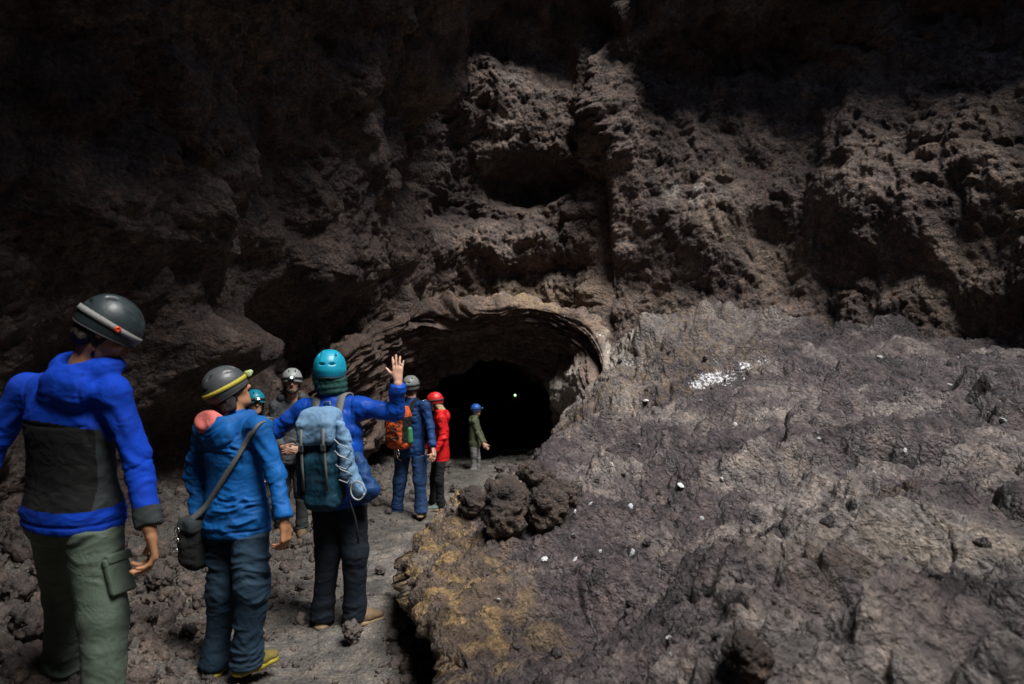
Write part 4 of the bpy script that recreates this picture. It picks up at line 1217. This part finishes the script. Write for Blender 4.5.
# 7 red jacket
J = dict(H=P(435, 402, 9.2), N=P(440, 413, 9.2), SL=P(441, 418, 9.02), SR=P(438, 418, 9.38), EL=P(443, 438, 8.98), WL=P(435, 452, 8.92), ER=P(433, 438, 9.4), WR=P(427, 450, 9.3),
         PL=P(441, 452, 9.10), PR=P(439, 452, 9.30), KL=P(439, 481, 9.06), KR=P(434, 480, 9.34), AL=P(441, 504, 9.10), AR=P(433, 502, 9.34))
r7, i7 = person((-1.0, 9.2, -.52), J, 'person in bright red jacket, red helmet and black leggings, turned to the left', s=.92,
    head_f=(-1, -.12, -.22), hel=dict(shell=M_h_red, band=M_strapk, lamp=True, lit=True), hair=dict(m=M_hair_b, long=.10, fw=-.03),
    top=M_red, legs=M_black, boots=M_shoe_g, soles=M_sole, hem=.80, collar=False, hoodie=True, h=.0085, legfit=.9, flare=.01, fit=1.0, foot=dict(L=(-1, -.1, 0), R=(-1, .2, 0)))

# 8 child in olive
J = dict(H=P(476, 410, 12.6), N=P(475, 418, 12.6), SR=P(474, 421, 12.48), SL=P(476, 421, 12.74), ER=P(478, 433, 12.44), WR=P(483, 443, 12.42), EL=P(480, 433, 12.78), WL=P(485, 443, 12.76),
         PR=P(474, 442, 12.53), PL=P(475, 442, 12.67), KR=P(474, 457, 12.52), KL=P(477, 457, 12.68), AR=P(473, 468.5, 12.52), AL=P(478, 468.5, 12.70))
r8, i8 = person((-.66, 12.6, -.62), J, 'small person in olive jacket and mottled grey trousers standing alone at the tunnel mouth', s=.80,
    head_f=(1, .15, -.05), hel=dict(shell=M_h_blue, band=M_strapk, lamp=True), hair=dict(m=M_hair_d, long=.08), skin=M_skin,
    top=M_olive, legs=M_camo, boots=M_shoe_g, soles=M_sole, hem=.80, collar=False, hoodie=True, h=.009, foot=dict(L=(1, .1, 0), R=(1, -.1, 0)))

# 9 far away in the tunnel, only the lamp shows
J = {}
for k, (x, z, y) in dict(H=(0, 1.60, 0), N=(0, 1.49, 0), SR=(-.19, 1.42, 0), SL=(.19, 1.42, 0), ER=(-.25, 1.15, 0), WR=(-.26, .90, -.05), EL=(.25, 1.15, 0), WL=(.2, .92, -.2),
                          PR=(-.09, .92, 0), PL=(.09, .92, 0), KR=(-.1, .5, -.03), KL=(.1, .5, 0), AR=(-.11, .10, 0), AL=(.11, .1, 0)).items():
    J[k] = np.array([.09 + x, 20.0 + y, -1.45 + z])
r9, i9 = person((.09, 20, -1.45), J, 'person deep in the dark tunnel, only the bright headlamp showing', s=.97,
    head_f=(0, -1, .02), hel=dict(shell=M_h_mid, band=M_strapk, lamp=True, lit=True, far=True, vents=False), top=M_black, legs=M_black, boots=M_boot, soles=M_sole, h=.012, foot=dict(L=(0, -1, 0), R=(0, -1, 0)))
hl = bpy.data.lights.new('headlamp_beam', 'SPOT'); hl.energy = 1; hl.spot_size = 1.6; hl.color = (.8, 1, .8); hl.shadow_soft_size = .02
ho = bpy.data.objects.new('headlamp_beam', hl); COL.objects.link(ho); ho.location = (.09, 19.78, .23); ho.rotation_euler = (math.radians(82), 0, math.radians(180))

# ================================================================ packs and bags
M_pk_light = cloth_mat('sky_blue_nylon', (.14, .25, .38), rough=.6); M_pk_dark = cloth_mat('deep_teal_nylon', (.005, .033, .055), rough=.6); M_pk_org = cloth_mat('burnt_orange_nylon', (.50, .085, .02), rough=.6, var=.4)
M_metal = simple_mat('metal_ring', (.5, .5, .5), .3, metal=1); M_cord_w = simple_mat('pale_cord', (.28, .30, .32), .7); M_webb = simple_mat('grey_webbing', (.11, .115, .11), .75, bump=.3, bscale=300)

def pack_frame(info): return info['right'], info['fwd'], info['up']
def bulge_disp(seed, a=.008):
    a = a * .6
    def fn(V): return a * ((1 - 2 * np.abs(perlin(V * np.array([9, 9, 15.]) + seed))) + .6 * (1 - 2 * np.abs(perlin(V * 23 + seed))))
    return fn
# --- pack on the guide
R_, F_, U_ = pack_frame(i3); shc = i3['shc']; Rm = np.array([R_, F_, U_])
B = shc - F_ * .20 - U_ * .28 + R_ * .02
q = lambda x, y, z: B + R_ * (x * .86 - .012) + F_ * y + U_ * z
pk = empty('backpack', q(0, 0, -.32), 'light and dark blue hiking backpack worn by the person with the raised hand', 'backpack')
F = Field(B - .45, B + .5, .006)
F.box(q(0, .01, -.03), (.112, .08, .25), Rm, .07, .02); F.box(q(0, -.06, -.11), (.098, .055, .15), Rm, .05, .03); F.box(q(0, -.055, -.24), (.105, .06, .055), Rm, .05, .02)
field_obj('pack_body', F, M_pk_dark, pk, 2, bulge_disp(3))
F = Field(B - .45, B + .5, .006)
F.box(q(0, .0, .235), (.118, .10, .07), Rm, .065, .02); F.box(q(0, -.075, .175), (.112, .04, .075), Rm, .035, .03)
lid = field_obj('pack_lid', F, M_pk_light, pk, 2, bulge_disp(9))
F = Field(B - .45, B + .5, .006)
F.cap(q(.165, -.01, .12), q(.185, -.02, -.08), .036, .045, .02); F.cap(q(.15, -.03, .2), q(.165, -.01, .12), .028, .036, .02); F.cap(q(.2, -.02, -.10), q(.25, -.01, -.20), .042, .036, .03)
field_obj('side_pocket', F, M_pk_light, pk, 2, bulge_disp(15, .012))
F = Field(B - .45, B + .5, .006)
F.cap(q(-.155, .0, .02), q(-.16, 0, -.2), .035, .045, .02)
field_obj('side_pocket', F, M_pk_dark, pk, 2, bulge_disp(19, .006))
F = Field(B - .5, B + .55, .007)
F.cap(q(.20, .10, -.02), q(.29, .07, -.22), .035, .048, .03); F.cap(q(.29, .07, -.22), q(.22, .08, -.26), .045, .035, .03)
field_obj('tied_jacket', F, M_dblue, pk, 2, bulge_disp(25, .014))
for sx in (-1, 1):
    pts = []
    for t in np.linspace(0, 1, 10):
        o = shc + R_ * sx * (.075 + .035 * t) - F_ * (.10 - .26 * t) + U_ * .5
        hpt = on_surface(i3, o, -U_, .008)
        if hpt is not None: pts.append(hpt)
    a0 = q(sx * .08, .05, .20)
    strip('shoulder_strap', [a0] + pts, [R_] * (len(pts) + 1), .012, .05, M_webb, pk)
for x0 in (-.08, .08):
    strip('compression_strap', [q(x0, -.118, .20), q(x0, -.135, .12), q(x0 * 1.05, -.135, -.02), q(x0 * 1.05, -.14, -.16)], [R_] * 4, .004, .018, M_webb, pk)
    F = Field(q(x0, -.13, .09) - .04, q(x0, -.13, .09) + .04, .003); F.box(q(x0, -.14, .09), (.016, .006, .022), Rm, .004, .002); field_obj('strap_buckle', F, M_strapk, pk, 1)
for k, z0 in enumerate((.10, .03, -.05)):
    tube('pack_cord', [q(.13, -.08, z0 + .03), q(.17, -.09, z0), q(.22, -.085, z0 - .02), q(.235, -.05, z0 - .05), q(.20, -.08, z0 - .08), q(.15, -.09, z0 - .06)], .0035, M_cord_w, pk)
ts = np.linspace(0, 6.0, 24)
tube('pack_cord', [q(.27 + .05 * math.cos(t), -.075, -.18 + .055 * math.sin(t)) for t in ts], .005, M_cord_w, pk)
strip('grab_loop', [q(-.03, .10, .29), q(-.02, .11, .33), q(.02, .11, .33), q(.03, .10, .29)], [F_] * 4, .004, .018, M_webb, pk)
strip('hip_belt', [q(-.13, .08, -.24), q(-.19, .16, -.24), q(-.18, .27, -.24)], [U_] * 3, .012, .06, M_pk_dark, pk)
strip('hanging_strap', [q(.17, -.03, -.20), q(.21, -.02, -.36), q(.215, -.01, -.52)], [R_] * 3, .003, .012, M_strapk, pk)

# --- orange pack
R_, F_, U_ = pack_frame(i6); shc = i6['shc']; Rm2 = np.array([R_, F_, U_]); B2 = shc - F_ * .21 - U_ * .26 - R_ * .04
q = lambda x, y, z: B2 + R_ * x + F_ * y + U_ * z
pk2 = empty('backpack', q(0, 0, -.28), 'orange and black backpack with crossed cords on the person in blue jeans', 'backpack')
F = Field(B2 - .42, B2 + .42, .008)
F.box(q(0, 0, 0), (.155, .095, .24), Rm2, .07, .02); F.box(q(0, -.07, -.06), (.115, .055, .13), Rm2, .045, .03); F.box(q(0, -.01, .22), (.125, .09, .06), Rm2, .05, .03)
def z6(C, r=R_, u=U_, b=B2):
    a = (C - b) @ r; z = (C - b) @ u
    n_ = perlin(C * 14)
    return (((np.abs(a) > .118) & (np.abs(z) < .16)) | (n_ > .36)).astype(int)
field_obj('pack_body', F, [M_pk_org, M_black], pk2, 2, bulge_disp(33, .014), z6)
for sx in (-1, 1):
    for k in range(3):
        z0 = -.16 + .11 * k
        tube('pack_cord', [q(-.10 * sx, -.115, z0), q(0, -.15, z0 + .055), q(.10 * sx, -.115, z0 + .11)], .006, M_strapk, pk2)
    pts = [on_surface(i6, shc + R_ * sx * (.075 + .035 * t) - F_ * (.10 - .26 * t) + U_ * .5, -U_, .008) for t in np.linspace(0, 1, 8)]
    pts = [p_ for p_ in pts if p_ is not None]
    strip('shoulder_strap', [q(sx * .08, .05, .20)] + pts, [R_] * (len(pts) + 1), .012, .05, M_black, pk2)
F = Field(B2 - .42, B2 + .42, .008); F.cap(q(.165, -.01, .0), q(.17, -.01, -.14), .035, .04, .02)
field_obj('side_bottle', F, simple_mat('green_bottle', (.05, .20, .08), .4), pk2, 1)
ts = np.linspace(0, 2 * math.pi, 20)
tube('carabiner', [q(.07 + .02 * math.cos(t), -.13, -.28 + .045 * math.sin(t)) for t in ts], .005, M_metal, pk2)

# --- shoulder bag
R_, F_, U_ = pack_frame(i2); Rm3 = np.array([R_, F_, U_])
Bc = P(201, 541, 3.60); q = lambda x, y, z: Bc + R_ * x + F_ * y + U_ * z
bag = empty('shoulder_bag', q(0, 0, -.17), 'black shoulder bag hanging at the left hip of the azure jacket', 'bag')
F = Field(Bc - .28, Bc + .28, .005)
F.box(q(0, 0, -.01), (.05, .085, .125), Rm3, .04, .02); F.box(q(-.02, -.06, -.03), (.04, .05, .08), Rm3, .035, .02)
field_obj('bag_body', F, M_black, bag, 2, bulge_disp(41, .007))
F = Field(Bc - .28, Bc + .28, .005); F.box(q(0, -.005, .10), (.055, .092, .042), Rm3, .03, .01); F.box(q(-.042, -.02, .04), (.018, .075, .08), Rm3, .015, .02)
field_obj('bag_flap', F, M_char, bag, 2, bulge_disp(45, .005))
pts = [q(.0, -.08, .11), q(.03, -.10, .15)]
for t in np.linspace(0, 1, 26):
    px, py = 203 + 55 * t, 512 - 90 * t
    o = P(px, py, 3.0); hit = on_surface(i2, o, unit(o - np.array([0, 0, CAMZ])), .007)
    if hit is not None: pts.append(hit)
last = pts[-1]; 
for t in (1, 2, 3):
    o = last + F_ * (.03 * t) + U_ * .3 + R_ * .004 * t
    hit = on_surface(i2, o, -U_, .006)
    if hit is not None: pts.append(hit)
pts = np.array(pts); sm = pts.copy()
for _ in range(3): sm[1:-1] = (sm[:-2] + 2 * sm[1:-1] + sm[2:]) / 4
T_ = np.gradient(sm, axis=0); out = sm - (i2['hipc'] * .5 + i2['shc'] * .5); 
Wd_ = np.cross(T_, -F_ + .25 * U_)
strip('bag_strap', sm, Wd_, .004, .034, M_webb, bag)
for k in range(3):
    ts = np.linspace(0, 2 * math.pi, 14); c_ = q(-.03 - .01 * k, -.115, .09 - .055 * k)
    tube('bag_buckle', [c_ + R_ * .018 * math.cos(t) + U_ * .014 * math.sin(t) for t in ts], .0035, M_metal, bag)

# coral lining of the azure hood, folded back at the nape
F = Field(i2['J']['N'] - .25, i2['J']['N'] + .25, .005); nb = i2['J']['N']
for i, a_ in enumerate(np.linspace(-1.9, 1.9, 15)):
    w_ = .5 + .5 * math.cos(a_)
    F.ell(nb + R_ * math.sin(a_) * .098 - F_ * (math.cos(a_) * .098 - .01) + U_ * (.005 - .045 * w_), np.array([.034, .032, .026 + .03 * w_]), None, .025)
F.ell(nb - F_ * .10 - U_ * .085, (.115, .050, .10), Rm3, .04)
F.ell(nb - F_ * .05 + U_ * .05, (.085, .078, .075), Rm3, .01, True)
field_obj('hood', F, M_blue2, r2, 2, wrinkles(.006, 4))
F = Field(i2['J']['N'] - .25, i2['J']['N'] + .25, .005)
F.ell(nb - F_ * .100 - U_ * .030 - R_ * .045, (.100, .060, .070), Rm3, .01); F.ell(nb - F_ * .178 + U_ * .030 - R_ * .045, (.075, .045, .07), Rm3, .02, True); F.ell(nb - F_ * .02 + U_ * .035, (.075, .07, .09), Rm3, .01, True)
field_obj('hood_lining', F, M_pink, r2, 1)
# ================================================================ stones
def stone_mesh(r, seed, h=None, sq=(1, 1, .8), rough=.22):
    h = h or r / 11
    F = Field((-r * 1.7,) * 3, (r * 1.7,) * 3, h)
    rg = np.random.default_rng(seed)
    for k in range(6):
        c = rg.normal(size=3) * r * .30 * np.array(sq); F.ell(c, r * rg.uniform(.6, .95, 3) * np.array(sq), None, r * .12)
    for k in range(11):
        n = unit(rg.normal(size=3)); F.plane_cut(n * r * rg.uniform(.58, .9), n, 9, r * .035)
    V, Q = F.mesh(1)
    N = vnormals(V, Q); p = V / r
    d = (lumps(p * 2.4 + seed) - .5) * rough + (lumps(p * 6 + seed) - .5) * rough * .5 + (lumps(p * 13 + seed) - .5) * rough * .22 + fbm(p * 3 + seed, 3) * .07
    return V + N * d[:, None] * r, Q
def ray_down(x, y, obs):
    best = -99
    for b in obs:
        h_ = b.ray_cast(Vector((x, y, 6)), Vector((0, 0, -1)))
        if h_[0] is not None: best = max(best, h_[0].z)
    return best
def bvh_of(o):
    n_ = len(o.data.vertices); co = np.empty(n_ * 3, F32); o.data.vertices.foreach_get('co', co); co = co.reshape(-1, 3)
    f_ = np.empty(len(o.data.polygons) * 4, np.int32); o.data.loops.foreach_get('vertex_index', f_)
    return co, f_.reshape(-1, 4)
gco, _ = bvh_of(floor); gz = gco[:, 2].reshape(620, -1); gxs = np.linspace(-6, 3.6, 620); gys = gco[:gz.shape[1], 1]
def ground_z(x, y):
    i = np.clip(np.searchsorted(gxs, x), 0, 619); j = np.clip(np.searchsorted(gys, y), 0, len(gys) - 1)
    return gz[i, j]
sco, sfa = bvh_of(slope)
sm_ = (sco[:, 1] > .3) & (sco[:, 1] < 14)
keep = sm_[sfa].all(1)
idx_ = -np.ones(len(sco), np.int32); idx_[sm_] = np.arange(sm_.sum())
SB = BVHTree.FromPolygons(sco[sm_].tolist(), idx_[sfa[keep]].tolist())
def slope_hit(px, py):
    d = Vector(((px - 512) / FPX, 1, -(py - 342) / FPX)).normalized()
    h_ = SB.ray_cast(Vector((0, 0, CAMZ)), d)
    return None if h_[0] is None else np.array(h_[0])

def put_stone(name, pos, r, seed, mat, label, cat='stone', group=None, sink=.25, sq=(1, 1, .8), rough=.42):
    V, Q = stone_mesh(r, seed, sq=sq, rough=rough)
    pos = np.array(pos, float); z = -np.percentile(-V[:, 2] * -1, 1)
    V = V - np.array([0, 0, V[:, 2].min()]) - np.array([0, 0, sink * r])
    o = mesh_np(name, V + pos, Q, [mat], origin=pos, attrs={k: np.zeros(len(V)) for k in ('ochre', 'pale', 'white')})
    tag(o, label, cat, group); return o

G1 = 'boulders heaped on the slope edge'
for i, (px, py, r, lab, sd) in enumerate([
        (505, 514, .145, 'lumpy brown boulder at the lower left of the heap on the slope edge', 3), (476, 505, .115, 'rough ochre boulder at the far left end of the heap, overhanging the path', 12),
        (541, 480, .125, 'dark pitted boulder topmost in the heap on the slope edge', 23), (545, 508, .125, 'dark round boulder at the right of the heap beside a shadowed gap', 31), (506, 486, .105, 'mossy brown boulder behind the lumpy one in the heap', 44),
        (564, 492, .09, 'small dark boulder closing the right side of the heap', 51)]):
    h_ = slope_hit(px, py + 6)
    if h_ is None: h_ = np.array(P(px, py, 5.5))
    put_stone('boulder', h_, r, sd, M_boulder, lab, 'boulder', G1, .75, rough=.42, sq=(1.1, 1, .9))
h_ = slope_hit(750, 668); put_stone('boulder', h_, .055, 61, M_boulder, 'small dark knobbly boulder resting on the near part of the slope', 'boulder', None, .5, rough=.4)
# stones one can tell apart on the path
for i, (px, py, r, lab) in enumerate([
        (351, 642, .055, 'pale jagged stone on the path just in front of the brown boot'), (424, 552, .05, 'dark stone at the foot of the slope edge'),
        (160, 590, .085, 'largest rough stone beside the sage trousers'), (142, 632, .075, 'reddish stone lying near the right knee of the sage trousers'), (178, 612, .05, 'grey stone between the sage trousers and the slate trousers'),
        (25, 545, .14, 'flat pale topped stone at the far left behind the sage trousers'), (18, 600, .09, 'dark stone low at the left frame side'), (30, 645, .10, 'broken stone left of the sage trouser hems'),
        (188, 640, .045, 'small stone left of the yellow soled boots'), (292, 548, .045, 'stone on the path between the azure jacket and the dark navy legs'), (392, 640, .035, 'small stone right of the brown boots on the path'),
        (380, 575, .04, 'stone on the path right of the dark navy legs'), (300, 590, .035, 'little stone behind the pale jagged one'), (455, 492, .07, 'stone at the path side beyond the grey green shoes'),
        (500, 468, .09, 'stone on the tunnel floor right of the small olive figure'), (446, 470, .09, 'dark stone on the tunnel floor left of the small olive figure')]):
    zg = 0.0
    for _ in range(6):
        Yd = (CAMZ - zg) * FPX / (py - 342); x_ = (px - 512) / FPX * Yd; zg = float(ground_z(x_, Yd))
    put_stone('stone', (x_, Yd, zg), r, 70 + i, M_rubble, lab, 'stone', 'larger stones lying on the cave floor', .2)

# white pebbles on the slope
wp_ = [(646, 401), (700, 402), (735, 425), (768, 397), (640, 446), (682, 486), (722, 480), (631, 507), (590, 505), (573, 537), (588, 480), (663, 420), (600, 552), (632, 553), (575, 560), (498, 600), (702, 520), (818, 440), (905, 452), (668, 640), (670, 655), (880, 358), (950, 385), (575, 512), (612, 465), (745, 452), (1003, 422), (545, 560)]
base = None
for i, (px, py) in enumerate(wp_):
    h_ = slope_hit(px, py)
    if h_ is None: continue
    if base is None:
        V, Q = stone_mesh(.5, 99, h=.07, sq=(1, .8, .5), rough=.8)
        base = mesh_np('white_pebble', V, Q, [M_white], origin=(0, 0, 0)); o = base
        tag(o, 'small white pebble lying on the dark lava slope', 'pebble', 'white pebbles scattered over the slope')
    else:
        o = base.copy(); COL.objects.link(o)
    r_ = np.random.default_rng(i).uniform(.8, 1.5) * .0034 * h_[1] ** .85
    if i in (26, 19): r_ *= 1.5
    o.location = tuple(h_ + np.array([0, 0, r_ * .25])); kk = np.random.default_rng(i + 50).uniform(.5, 1.4, 3) * (1, 1, .6); o.scale = tuple(r_ * 2 * kk); o.rotation_euler = (i * 1.3, i * .7, i * 2.1)

# loose rubble: thousands of small stones as one mass
protos = [stone_mesh(1.0, 200 + k, h=.26, rough=.6) for k in range(10)]
rg = np.random.default_rng(5)
def scatter(name, xy, zf, size, mat, label):
    Vs, Qs, n0 = [], [], 0
    for k in range(len(xy)):
        V, Q = protos[k % 10]; a = rg.uniform(0, 2 * np.pi); ca, sa = math.cos(a), math.sin(a); b = rg.uniform(-.8, .8); cb, sb = math.cos(b), math.sin(b)
        M = np.array([[ca, -sa, 0], [sa, ca, 0], [0, 0, 1]]) @ np.array([[1, 0, 0], [0, cb, -sb], [0, sb, cb]])
        sc_ = size[k] * rg.uniform(.7, 1.3, 3)
        Vs.append((V * sc_) @ M.T + np.array([xy[k][0], xy[k][1], zf[k] + size[k] * .25])); Qs.append(Q + n0); n0 += len(V)
    V = np.concatenate(Vs); o = mesh_np(name, V, np.concatenate(Qs), [mat], attrs={k: np.zeros(len(V)) for k in ('ochre', 'pale', 'white')})
    tag(o, label, None, None, 'stuff'); return o
xy, sz = [], []
while len(xy) < 12000:
    y = 2.2 + 11.5 * rg.random() ** 1.7; x = rg.uniform(-.75 * y - .3, float(edge_x(y)) + .15)
    if x < -4.8: continue
    pathx = np.interp(y, [0, 3.5, 5, 7, 9, 12], [-1.0, -1.0, -.95, -1.15, -.95, -.6])
    off = abs(x - pathx)
    if rg.random() > .06 + .94 * min(1, off / .9) ** 1.4: continue
    r_ = min(.055, .005 + .008 * rg.pareto(1.9)) * (.55 + .6 * min(1, off / 1.1))
    xy.append((x, y)); sz.append(r_)
xy = np.array(xy)
zf = ground_z(xy[:, 0], xy[:, 1])
scatter('rubble', xy, zf, sz, M_rubble, 'loose brown and grey lava rubble strewn over the cave floor')
xy, sz, zf = [], [], []
for k in range(2600):
    y = 1.3 + 10 * rg.random() ** 1.3; u_ = rg.random() ** 1.6 * 6
    x = float(edge_x(y)) + u_
    if x > .85 * y + .3: continue
    z_ = SB.ray_cast(Vector((x, y, 6)), Vector((0, 0, -1)))
    if z_[0] is None: continue
    xy.append((x, y)); zf.append(z_[0].z); sz.append(min(.035, .003 + .0035 * rg.pareto(1.8)) * (.5 + .07 * y))
scatter('slope_gravel', xy, zf, sz, M_ledge, 'loose lava chips lying on the slope')
clean_tmp()
